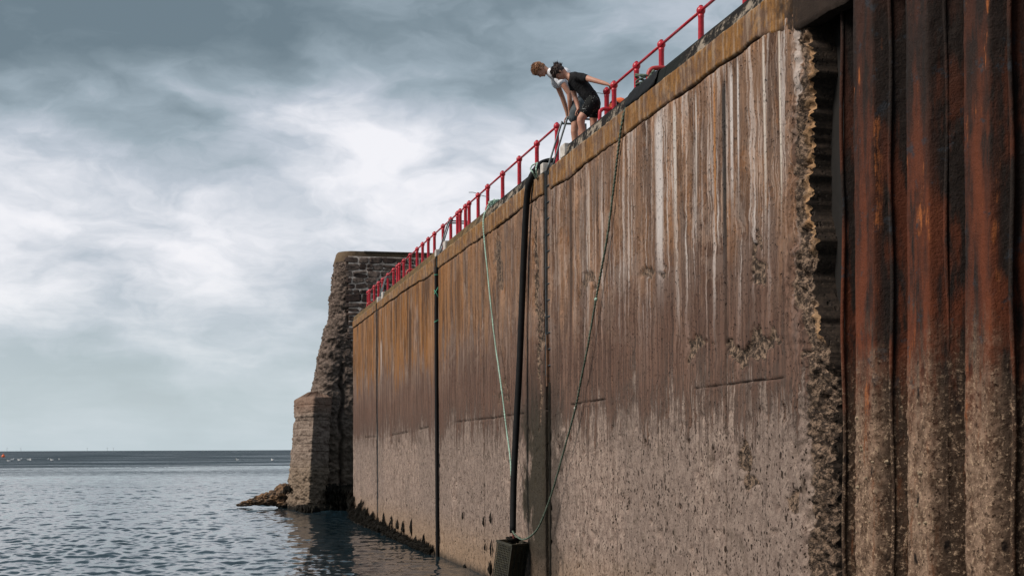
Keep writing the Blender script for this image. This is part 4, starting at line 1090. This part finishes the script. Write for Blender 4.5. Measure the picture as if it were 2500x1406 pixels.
# ================================================================== PEOPLE
VD = Vector((ST, CT, 0)); RT = Vector((CT, -ST, 0)); UP = Vector((0, 0, 1))
_ico = bmesh.new(); bmesh.ops.create_icosphere(_ico, subdivisions=3, radius=1)
IV = np.array([v.co for v in _ico.verts]); IF = np.array([[v.index for v in f.verts] for f in _ico.faces]); _ico.free()
class Blob:
    def __init__(s): s.V = []; s.F = []; s.n = 0
    def ell(s, c, ax, rad):
        Mx = np.array([[a[i] for a in ax] for i in range(3)])
        v = (IV*np.array(rad)) @ Mx.T+np.array(c)
        s.V.append(v); s.F.append(IF+s.n); s.n += len(v)
    def chain(s, pts):                 # (point, in-plane radius, sideways radius)
        for (a, r0, b0), (b, r1, b1) in zip(pts[:-1], pts[1:]):
            L = (b-a).length; k = max(2, int(L/(min(r0, r1)*.28)))
            for j in range(k+1):
                t = j/k; s.ell(a.lerp(b, t), (RT, VD, UP), (r0+(r1-r0)*t, b0+(b1-b0)*t, r0+(r1-r0)*t))
    def limb(s, pts): s.chain([(p_, r_*(1.10 if r_ > .02 else 1), r_*(1.10 if r_ > .02 else 1)) for p_, r_ in pts])
    def build(s, name, mat, parent, vox=.008, sm=3):
        me = np_mesh(name, np.concatenate(s.V), np.concatenate(s.F))
        o = bpy.data.objects.new(name, me); COL.objects.link(o)
        m_ = o.modifiers.new('r', 'REMESH'); m_.mode = 'VOXEL'; m_.voxel_size = vox; m_.use_smooth_shade = True
        m2 = o.modifiers.new('s', 'SMOOTH'); m2.iterations = sm; m2.factor = .5
        dg = bpy.context.evaluated_depsgraph_get(); dg.update()
        me2 = bpy.data.meshes.new_from_object(o.evaluated_get(dg)); me2.name = name
        o.modifiers.clear(); o.data = me2; me2.materials.clear(); me2.materials.append(mat)
        me2.polygons.foreach_set('use_smooth', [True]*len(me2.polygons))
        o.parent = parent; o.matrix_parent_inverse = Matrix.Translation(-Vector(parent.location))
        return o
def hand(B, w, d, curl, side, spread=1.0, grip=1.0, r=.0095):
    d = d.normalized(); side = side.normalized(); curl = (curl-d*curl.dot(d)).normalized()
    B.ell(w+d*.045, (side, d, curl), (.040, .048, .017)); B.ell(w+d*.01, (side, d, curl), (.028, .03, .022))
    for i, (s_, L) in enumerate(((-.030, .070), (-.010, .080), (.010, .075), (.030, .058))):
        k = w+d*.085+side*s_*spread
        a = k+(d*.8+curl*.5*grip).normalized()*L*.42
        b = a+(d*(.6-.6*grip)+curl).normalized()*L*.32
        e = b+(curl*.7-d*.7*grip+d*.3).normalized()*L*.26
        B.limb([(w+d*.05+side*s_*.8, r), (k, r), (a, r*.95), (b, r*.88), (e, r*.78)])
    k = w+d*.03+side*(-.038); a = k+(side*-.6+d*.6+curl*.5).normalized()*.034; e = a+(d*.6+curl*.7+side*.2).normalized()*.030
    B.limb([(w+d*.02+side*-.02, .013), (k, .012), (a, .011), (e, .009)])
def head(B, c, u, f, s=1.0):
    V_ = u.cross(f).normalized()
    E = lambda p_, rad: B.ell(c+f*p_[0]*s+u*p_[1]*s+V_*p_[2]*s, (f, u, V_), tuple(q*s for q in rad))
    E((-.005, .020, 0), (.098, .088, .076)); E((.030, -.040, 0), (.070, .072, .060)); E((.050, -.082, 0), (.040, .032, .038)); E((.072, -.100, 0), (.018, .018, .022))
    E((.012, -.075, .030), (.055, .022, .024)); E((.012, -.075, -.030), (.055, .022, .024))                      # jaw
    E((.083, .008, 0), (.016, .014, .052)); E((.097, -.018, 0), (.013, .024, .010)); E((.106, -.038, 0), (.016, .013, .014)); E((.100, -.043, .011), (.009, .008, .009)); E((.100, -.043, -.011), (.009, .008, .009))
    E((.088, -.064, 0), (.012, .007, .022)); E((.084, -.074, 0), (.012, .006, .019)); E((.070, -.030, .038), (.022, .022, .018)); E((.070, -.030, -.038), (.022, .022, .018))
    for sd_ in (1, -1):
        E((-.004, -.020, .078*sd_), (.017, .030, .008)); E((-.012, -.014, .082*sd_), (.012, .022, .007)); E((.0, -.044, .075*sd_), (.009, .012, .007))
    return V_
def face_bits(t, c, u, f, V_, s, brow_m):
    em = simple('eye_white_dark', (.05, .04, .035), None, 30, .3)
    for sd_ in (1, -1):
        B = Blob(); B.ell(c+(f*.086-u*.012+V_*.033*sd_)*s, (f, u, V_), (.008*s, .007*s, .013*s)); B.build('eye', em, t, .003, 1)
        B = Blob(); B.ell(c+(f*.094+u*.010+V_*.033*sd_)*s, (f, u, V_), (.006*s, .005*s, .021*s)); B.build('eyebrow', brow_m, t, .003, 1)
    B = Blob(); B.ell(c+(f*.0935-u*.069)*s, (f, u, V_), (.006*s, .003*s, .018*s)); B.build('mouth', simple('lip', (.22, .07, .055)), t, .0025, 1)
def skin_mat(nm, c1, c2):
    m, n, p = newmat(nm); P = pos(n)
    setp(n, p, n.mix(n.ss(n.noise(P, 9, 4, .6), .4, .65), c1, c2), .55, spec=.35, bump=n.noise(P, 90, 3, .6), bs=.3, bd=.001)
    p.inputs['Subsurface Weight'].default_value = .06; return m
skA = skin_mat('fair_skin', (.50, .265, .19), (.46, .215, .15)); skB = skin_mat('tanned_skin', (.46, .245, .17), (.42, .195, .135))
def cloth(nm, c1, c2, speck=None, sc=26):
    m, n, p = newmat(nm); P = pos(n)
    c = n.mix(n.ss(n.noise(P, 7, 4, .6), .35, .65), c1, c2)
    if speck:
        vo = n.new('ShaderNodeTexVoronoi', {'Vector': n.scl(P, 1, 1, 1.8), 'Scale': sc}).outputs['Distance']
        c = n.mix(n.m('MULTIPLY', n.ss(vo, .20, .13), n.ss(n.noise(P, 11, 2, .5), .46, .50)), c, speck)
    fold = n.noise(n.scl(P, 1, 1, .6), 11, 3, .5, 1.0)
    setp(n, p, c, .9, spec=.15, bump=n.m('ADD', n.m('MULTIPLY', fold, 2.0), n.m('MULTIPLY', n.noise(P, 220, 2, .5), .06)), bs=.8, bd=.02); return m
def hair_mat(nm, c1, c2):
    m, n, p = newmat(nm); P = pos(n)
    setp(n, p, n.mix(n.ss(n.noise(P, 45, 4, .7), .38, .64), c1, c2), .55, spec=.4, bump=n.noise(P, 90, 4, .7), bs=.8, bd=.004); return m
def hair(t, c, u, f, V_, s, mat, length, wind, seed, dens=420, tuft=None):
    B = Blob()
    E = lambda p_, rad: B.ell(c+f*p_[0]*s+u*p_[1]*s+V_*p_[2]*s, (f, u, V_), tuple(q*s for q in rad))
    E((-.018, .034, 0), (.102, .094, .086)); E((-.060, -.020, 0), (.055, .060, .070)); E((.045, .055, 0), (.060, .055, .072)); E((.078, .040, 0), (.032, .034, .056))
    E((-.02, .0, .045), (.062, .05, .042)); E((-.02, .0, -.045), (.062, .05, .042))
    if tuft: E((-.080, .030, 0), (.050, .080, .062)); E((-.105, .045, 0), (.035, .060, .045))
    base = B.build('hair', mat, t, .007, 2)
    hr = random.Random(seed); parts = []
    for k in range(dens):
        th = math.acos(hr.uniform(-.15, 1)); ph = hr.uniform(0, 2*math.pi)
        a = u*math.cos(th)+(f*math.cos(ph)+V_*math.sin(ph))*math.sin(th)
        if a.dot(f) > .55 and a.dot(u) < .15: continue
        P0 = c+f*(-.018*s+a.dot(f)*.100*s)+u*(.034*s+a.dot(u)*.092*s)+V_*(a.dot(V_)*.084*s)
        # combed forward from the crown, lifted by the wind
        dr = (a*.55+f*.75-u*.25*(1-a.dot(u))+wind+Vector((hr.uniform(-.35, .35), hr.uniform(-.35, .35), hr.uniform(-.35, .35)))).normalized()
        L = length*hr.uniform(.6, 1.3)
        P1 = P0+dr*L*.5; P2 = P0+(dr+f*.25-UP*.15).normalized()*L
        w = hr.uniform(.004, .0075)*s
        parts.append(tube_data([P0-a*.01, P1, P2], [w, w*.8, w*.15], 4))
    if tuft:
        for k in range(150):
            P0 = c+tuft[0]*s+u*hr.uniform(-.075, .055)+V_*hr.uniform(-.045, .045)+f*hr.uniform(-.005, .02)
            dr = (tuft[1]+Vector((hr.uniform(-.3, .3), hr.uniform(-.3, .3), hr.uniform(-.2, .2)))).normalized(); L = tuft[2]*hr.uniform(.5, 1.1)
            P1 = P0+dr*L*.55; P2 = P1+(dr+RT*.5*hr.random()).normalized()*L*.45
            parts.append(tube_data([P0, P1, P2], [.006, .004, .0008], 4))
    V, Fc = merge(parts)
    link('hair_strands', mesh('hair_strands', V, Fc), mat, t, kind='stuff')
J_ = atd
def person_black():
    dN, dC, dF = 24.20, 24.38, 24.56
    t = thing('person', 'boy in black t-shirt leaning over the edge, one hand back on the railing', 'person', (*atd(1436, 350, dC).xy, KZ))
    c = J_(1364, 177.5, dC); f = (RT*-.30+UP*-.95).normalized(); u = (RT*-.95+UP*.30).normalized(); s = 1.08
    B = Blob(); V_ = head(B, c, u, f, s)
    nb = J_(1389, 188, dC)
    B.limb([(c-u*.055-f*.035, .058), (J_(1380, 184, dC), .054), (nb, .058)])
    B.chain([(nb, .065, .075), (J_(1402, 194, dC), .10, .155), (J_(1414, 206, dC), .115, .150), (J_(1427, 220, dC), .105, .130), (J_(1440, 238, dC), .115, .150), (J_(1447, 249, dC), .115, .155)])
    # near arm back to the railing
    B.limb([(J_(1412, 189, dN+.02), .058), (J_(1428, 190, dN-.06), .052), (J_(1444, 195, dN-.18), .043), (J_(1458, 199, dN-.25), .038), (J_(1472, 203, dN-.32), .034), (J_(1485, 207, dN-.38), .024)])
    hand(B, J_(1484, 207, dN-.38), J_(1497, 214, dN-.43)-J_(1484, 207, dN-.38), -UP+RT*.3, VD*-1, grip=.7)
    # far arm down to the knee
    B.limb([(J_(1396, 204, dF), .055), (J_(1400, 222, dF+.02), .047), (J_(1404, 238, dF+.02), .040), (J_(1409, 252, dF-.02), .038), (J_(1412, 267, dF-.08), .026)])
    hand(B, J_(1412, 267, dF-.08), J_(1405, 277, dF-.1)-J_(1412, 267, dF-.08), UP*-1+RT*.2, VD*-1, grip=.55)
    # legs
    B.limb([(J_(1446, 252, dN+.06), .095), (J_(1431, 273, dN), .078), (J_(1418, 290, dN-.02), .060), (J_(1417, 296, dN-.02), .056), (J_(1421, 314, dN), .054), (J_(1425, 332, dN), .040), (J_(1426, 341, dN), .036)])
    B.limb([(J_(1450, 252, dF-.06), .095), (J_(1450, 275, dF-.02), .080), (J_(1449, 296, dF), .060), (J_(1449, 315, dF), .056), (J_(1447, 335, dF), .040), (J_(1447, 348, dF), .036)])
    body = B.build('body', skA, t, .0075, 2)
    for (px, py, d) in ((1426, 341, dN), (1447, 349, dF)):
        a = J_(px, py, d); a.z = KZ+.055
        B = Blob(); B.limb([(a+RT*.03+UP*-.01, .045), (a+RT*-.05-UP*.01, .043), (a+RT*-.13-UP*.022, .036), (a+RT*-.17-UP*.03, .027)]); B.build('shoe', simple('dark_shoe', (.03, .03, .035)), t, .008, 2)
    B = Blob()
    B.chain([(J_(1394, 188, dC), .075, .085), (J_(1403, 193, dC), .118, .175), (J_(1415, 205, dC), .136, .172), (J_(1427, 219, dC), .134, .158), (J_(1437, 232, dC), .130, .162), (J_(1442, 238, dC), .124, .165)])
    B.limb([(J_(1410, 189, dN+.03), .075), (J_(1422, 190, dN-.03), .072), (J_(1430, 192, dN-.08), .064)])
    B.limb([(J_(1397, 203, dF), .072), (J_(1400, 215, dF+.01), .068)])
    B.build('t_shirt', cloth('black_cotton', (.012, .012, .013), (.024, .024, .027)), t, .009, 2)
    B = Blob()
    B.chain([(J_(1441, 235, dC), .125, .165), (J_(1447, 249, dC), .135, .172), (J_(1448, 256, dC), .13, .172)])
    B.limb([(J_(1446, 253, dN+.05), .118), (J_(1434, 268, dN+.01), .100), (J_(1430, 274, dN), .094)])
    B.limb([(J_(1450, 254, dF-.06), .112), (J_(1450, 270, dF-.03), .098), (J_(1450, 279, dF-.02), .093)])
    B.build('shorts', cloth('black_printed_shorts', (.010, .010, .011), (.015, .016, .016), (.42, .42, .40)), t, .009, 2)
    # white tick on the hem
    q = [J_(a, b, 24.085) for a, b in ((1421.0, 265.0), (1423.0, 266.9), (1426, 266.2), (1431.5, 264.8), (1425.5, 265.3), (1423, 265.4))]
    V = [p_ for p_ in q]+[p_+VD*.006 for p_ in q]; m_ = len(q)
    Fc = [tuple(range(m_)), tuple(range(2*m_-1, m_-1, -1))]+[(i, (i+1) % m_, m_+(i+1) % m_, m_+i) for i in range(m_)]
    link('logo', mesh('logo', V, Fc), simple('white_print', (.75, .80, .78)), t)
    hm = hair_mat('dark_brown_hair', (.018, .011, .010), (.060, .032, .026))
    hair(t, c, u, f, V_, s, hm, .040, RT*.0+UP*.1, 3, tuft=(u*.05+f*-.095, UP*.80+RT*-.10, .085))
    face_bits(t, c, u, f, V_, s, hm)
def person_white():
    dN, dC, dF = 24.95, 25.12, 25.32
    t = thing('person', 'ginger haired boy in white t-shirt and grey shorts bending over to grip the ladder handrails', 'person', (*atd(1408, 350, dC).xy, KZ))
    c = J_(1317.5, 170.5, dC); f = (RT*-.28+UP*-.96).normalized(); u = (RT*-.96+UP*.28).normalized(); s = 1.12
    B = Blob(); V_ = head(B, c, u, f, s)
    nb = J_(1347, 179, dC)
    B.limb([(c-u*.055-f*.035, .060), (J_(1338, 176, dC), .054), (nb, .060)])
    B.chain([(nb, .065, .08), (J_(1361, 184, dC), .10, .165), (J_(1376, 196, dC), .115, .155), (J_(1392, 216, dC), .105, .135), (J_(1406, 240, dC), .11, .150), (J_(1412, 252, dC), .115, .155)])
    B.limb([(J_(1366, 194, dN-.02), .056), (J_(1378, 211, dN-.05), .047), (J_(1390, 229, dN-.06), .041), (J_(1391, 245, dN-.04), .041), (J_(1391, 262, dN), .032), (J_(1391, 274, dN+.04), .027)])
    hand(B, J_(1391, 274, dN+.04), J_(1388, 292, dN+.08)-J_(1391, 274, dN+.04), RT, VD*-1, grip=1.0)
    B.limb([(J_(1358, 196, dF), .056), (J_(1364, 216, dF+.03), .047), (J_(1373, 238, dF+.06), .041), (J_(1379, 256, dF+.08), .040), (J_(1384, 274, dF+.10), .031), (J_(1385, 284, dF+.11), .026)])
    hand(B, J_(1385, 284, dF+.11), J_(1376, 297, dF+.13)-J_(1385, 284, dF+.11), RT*.6-UP, VD*-1, grip=.8)
    B.limb([(J_(1411, 255, dN+.05), .095), (J_(1407, 288, dN), .080), (J_(1403, 314, dN), .062), (J_(1402, 322, dN), .058), (J_(1404, 338, dN+.02), .057), (J_(1403, 354, dN+.02), .042), (J_(1403, 362, dN+.02), .037)])
    B.limb([(J_(1416, 255, dF-.04), .095), (J_(1418, 285, dF), .080), (J_(1418, 312, dF), .060), (J_(1420, 333, dF), .055), (J_(1420, 356, dF), .038)])
    B.build('body', skB, t, .0075, 2)
    for (px, py, d) in ((1403, 362, dN+.02), (1420, 356, dF)):
        a = J_(px, py, d); a.z = KZ+.055
        B = Blob(); B.limb([(a+RT*.03+UP*-.01, .046), (a+RT*-.05-UP*.01, .044), (a+RT*-.13-UP*.022, .037), (a+RT*-.17-UP*.03, .027)]); B.build('shoe', simple('grey_shoe', (.10, .10, .11)), t, .008, 2)
    B = Blob()
    B.chain([(J_(1345, 178, dC), .084, .10), (J_(1356, 181, dC), .122, .185), (J_(1376, 186, dC), .150, .180), (J_(1390, 204, dC), .150, .165), (J_(1402, 234, dC), .122, .160), (J_(1406, 242, dC), .120, .165)])
    B.limb([(J_(1364, 192, dN), .076), (J_(1370, 201, dN-.03), .070)])
    B.limb([(J_(1356, 191, dF), .085), (J_(1359, 201, dF+.01), .095), (J_(1361, 204, dF+.02), .095)])
    B.build('t_shirt', cloth('white_cotton', (.80, .81, .86), (.70, .71, .77)), t, .009, 2)
    B = Blob()
    B.chain([(J_(1407, 241, dC), .116, .16), (J_(1412, 252, dC), .128, .168)])
    B.limb([(J_(1411, 256, dN+.04), .110), (J_(1405, 276, dN+.01), .100), (J_(1402, 288, dN), .096)])
    B.limb([(J_(1416, 256, dF-.04), .108), (J_(1418, 284, dF), .094)])
    B.build('shorts', cloth('grey_shorts', (.060, .072, .082), (.10, .115, .125)), t, .009, 2)
    hm = hair_mat('ginger_brown_hair', (.12, .052, .026), (.42, .20, .095))
    hair(t, c, u, f, V_, s, hm, .045, Vector((0, 0, 0)), 9)
    face_bits(t, c, u, f, V_, s, hm)
person_black(); person_white()

# ================================================================== FAR SEA: gulls, buoy, turbines, foam line
def gull_mesh():
    B = []
    def el(c, r): 
        V, Fc = uv_data((0, 0, 0), 1, 10, 7); return [(c[0]+v[0]*r[0], c[1]+v[1]*r[1], c[2]+v[2]*r[2]) for v in V], Fc
    return merge([el((0, 0, .10), (.30, .13, .12)), el((.24, 0, .26), (.09, .07, .075))]), merge([el((-.10, 0, .17), (.30, .10, .07))]), merge([tube_data([(.31, 0, .26), (.42, 0, .23)], [.025, .006], 6)])
gb, gw, gk = gull_mesh()
wm_, gm_, ym_ = simple('gull_white', (.85, .85, .84)), simple('gull_grey', (.40, .42, .45)), simple('gull_bill', (.6, .35, .05))
gmesh = [(nm, mesh(nm, *d_), mt) for nm, d_, mt in (('body', gb, wm_), ('wings', gw, gm_), ('bill', gk, ym_))]
for nm, me, mt in gmesh: me.materials.append(mt)
labs = ['gull nearest the orange buoy, lowest of the row on the water', 'gull just right of and beyond the lowest one', 'third gull from the left, paired with a neighbour', 'farther gull of the close pair left of centre of the row', 'left gull of the touching pair on the water', 'right gull of the touching pair on the water', 'gull right after the wide gap in the row', 'dim gull second from the right end of the row', 'bright gull at the right end of the left row', 'lone gull mid water left of the breakwater', 'gull floating closest to the breakwater']
for (px, py), lb in zip(((22, 1126.5), (30, 1123), (47, 1124), (51.5, 1121.5), (70, 1123), (74.5, 1124), (117, 1122), (127, 1124), (145, 1122.5), (581, 1124), (665, 1124)), labs):
    P_ = atZ(px, py, 0); t = thing('gull', lb, 'gull', tuple(P_), 'gulls floating on the sea')
    t.rotation_euler = (0, 0, random.uniform(0, 6.28)); t.scale = (1.7, 1.7, 1.7)
    for nm, me, mt in gmesh:
        o = bpy.data.objects.new(nm, me); COL.objects.link(o); o.parent = t
P_ = atZ(8, 1115.5, 0); t = thing('marker_buoy', 'small orange marker buoy far out at the left edge', 'buoy', tuple(P_))
o = link('float', mesh('float', *lathe_data((0, 0, 0), [(0, -.3), (.6, -.2), (.8, .2), (.75, .7), (.5, 1.1), (0, 1.25)], 16)), om_, t, True); o.matrix_parent_inverse = Matrix()
o = link('top_mark', mesh('top_mark', *lathe_data((0, 0, 1.2), [(0, 0), (.12, 0), (.10, .5), (0, .6)], 10)), om_, t, True); o.matrix_parent_inverse = Matrix()
tm = simple('turbine_white', (.55, .58, .60))
for k, (px, lb) in enumerate(((17, 'leftmost of the tiny wind turbines on the horizon'), (51, 'second tiny wind turbine from the left on the horizon'), (213, 'tiny wind turbine in the middle of the horizon row'), (262, 'fourth tiny wind turbine along the horizon'), (277, 'tiny wind turbine right beside the fourth one'))):
    P_ = atZ(px, 1106, 0); dv = Vector((P_.x-CX, P_.y, 0)).normalized()*16000; P_ = Vector((CX, 0, 0))+dv
    t = thing('wind_turbine', lb, 'wind turbine', tuple(P_), 'wind turbines on the horizon')
    o = link('tower', mesh('tower', *lathe_data((0, 0, 0), [(1.6, -5), (.9, 34), (0, 34.1)], 8)), tm, t); o.matrix_parent_inverse = Matrix()
    o = link('nacelle', mesh('nacelle', *box_data(-1.2, 1.2, -3, 2, 33.5, 36)), tm, t); o.matrix_parent_inverse = Matrix()
    for j in range(3):
        a = j*2.094+k*.7; o = link('blade', mesh('blade', *tube_data([(0, -3.2, 35), (17*math.sin(a), -3.2, 35+17*math.cos(a))], [.8, .2], 6)), tm, t); o.matrix_parent_inverse = Matrix()
# drifting foam line
fr_ = random.Random(8); parts = []
px = 225
while px < 712:
    w = fr_.uniform(2, 16)
    py = 1144.2-5.4*((px-225)/487)**.8+.4*math.sin(px*.05)
    if px > 420 or fr_.random() < .7:
        a, b = atZ(px, py, .0), atZ(px+w, py-.05, .0)
        dv = Vector((a.x-CX, a.y, 0)).normalized(); wd = fr_.uniform(.6, 1.9)
        parts.append(([tuple(a+dv*-wd+Vector((0, 0, .10))), tuple(b+dv*-wd*.6+Vector((0, 0, .10))), tuple(b+dv*wd*.6+Vector((0, 0, .14))), tuple(a+dv*wd+Vector((0, 0, .14)))], [(0, 1, 2, 3)]))
    px += w*(fr_.uniform(.7, 1.1) if px > 420 else fr_.uniform(.9, 1.6))
V, Fc = merge(parts)
link('foam_line', mesh('foam_line', V, Fc), simple('sea_foam', (.50, .56, .60), (.34, .40, .44), 2, .8), None, kind='stuff')
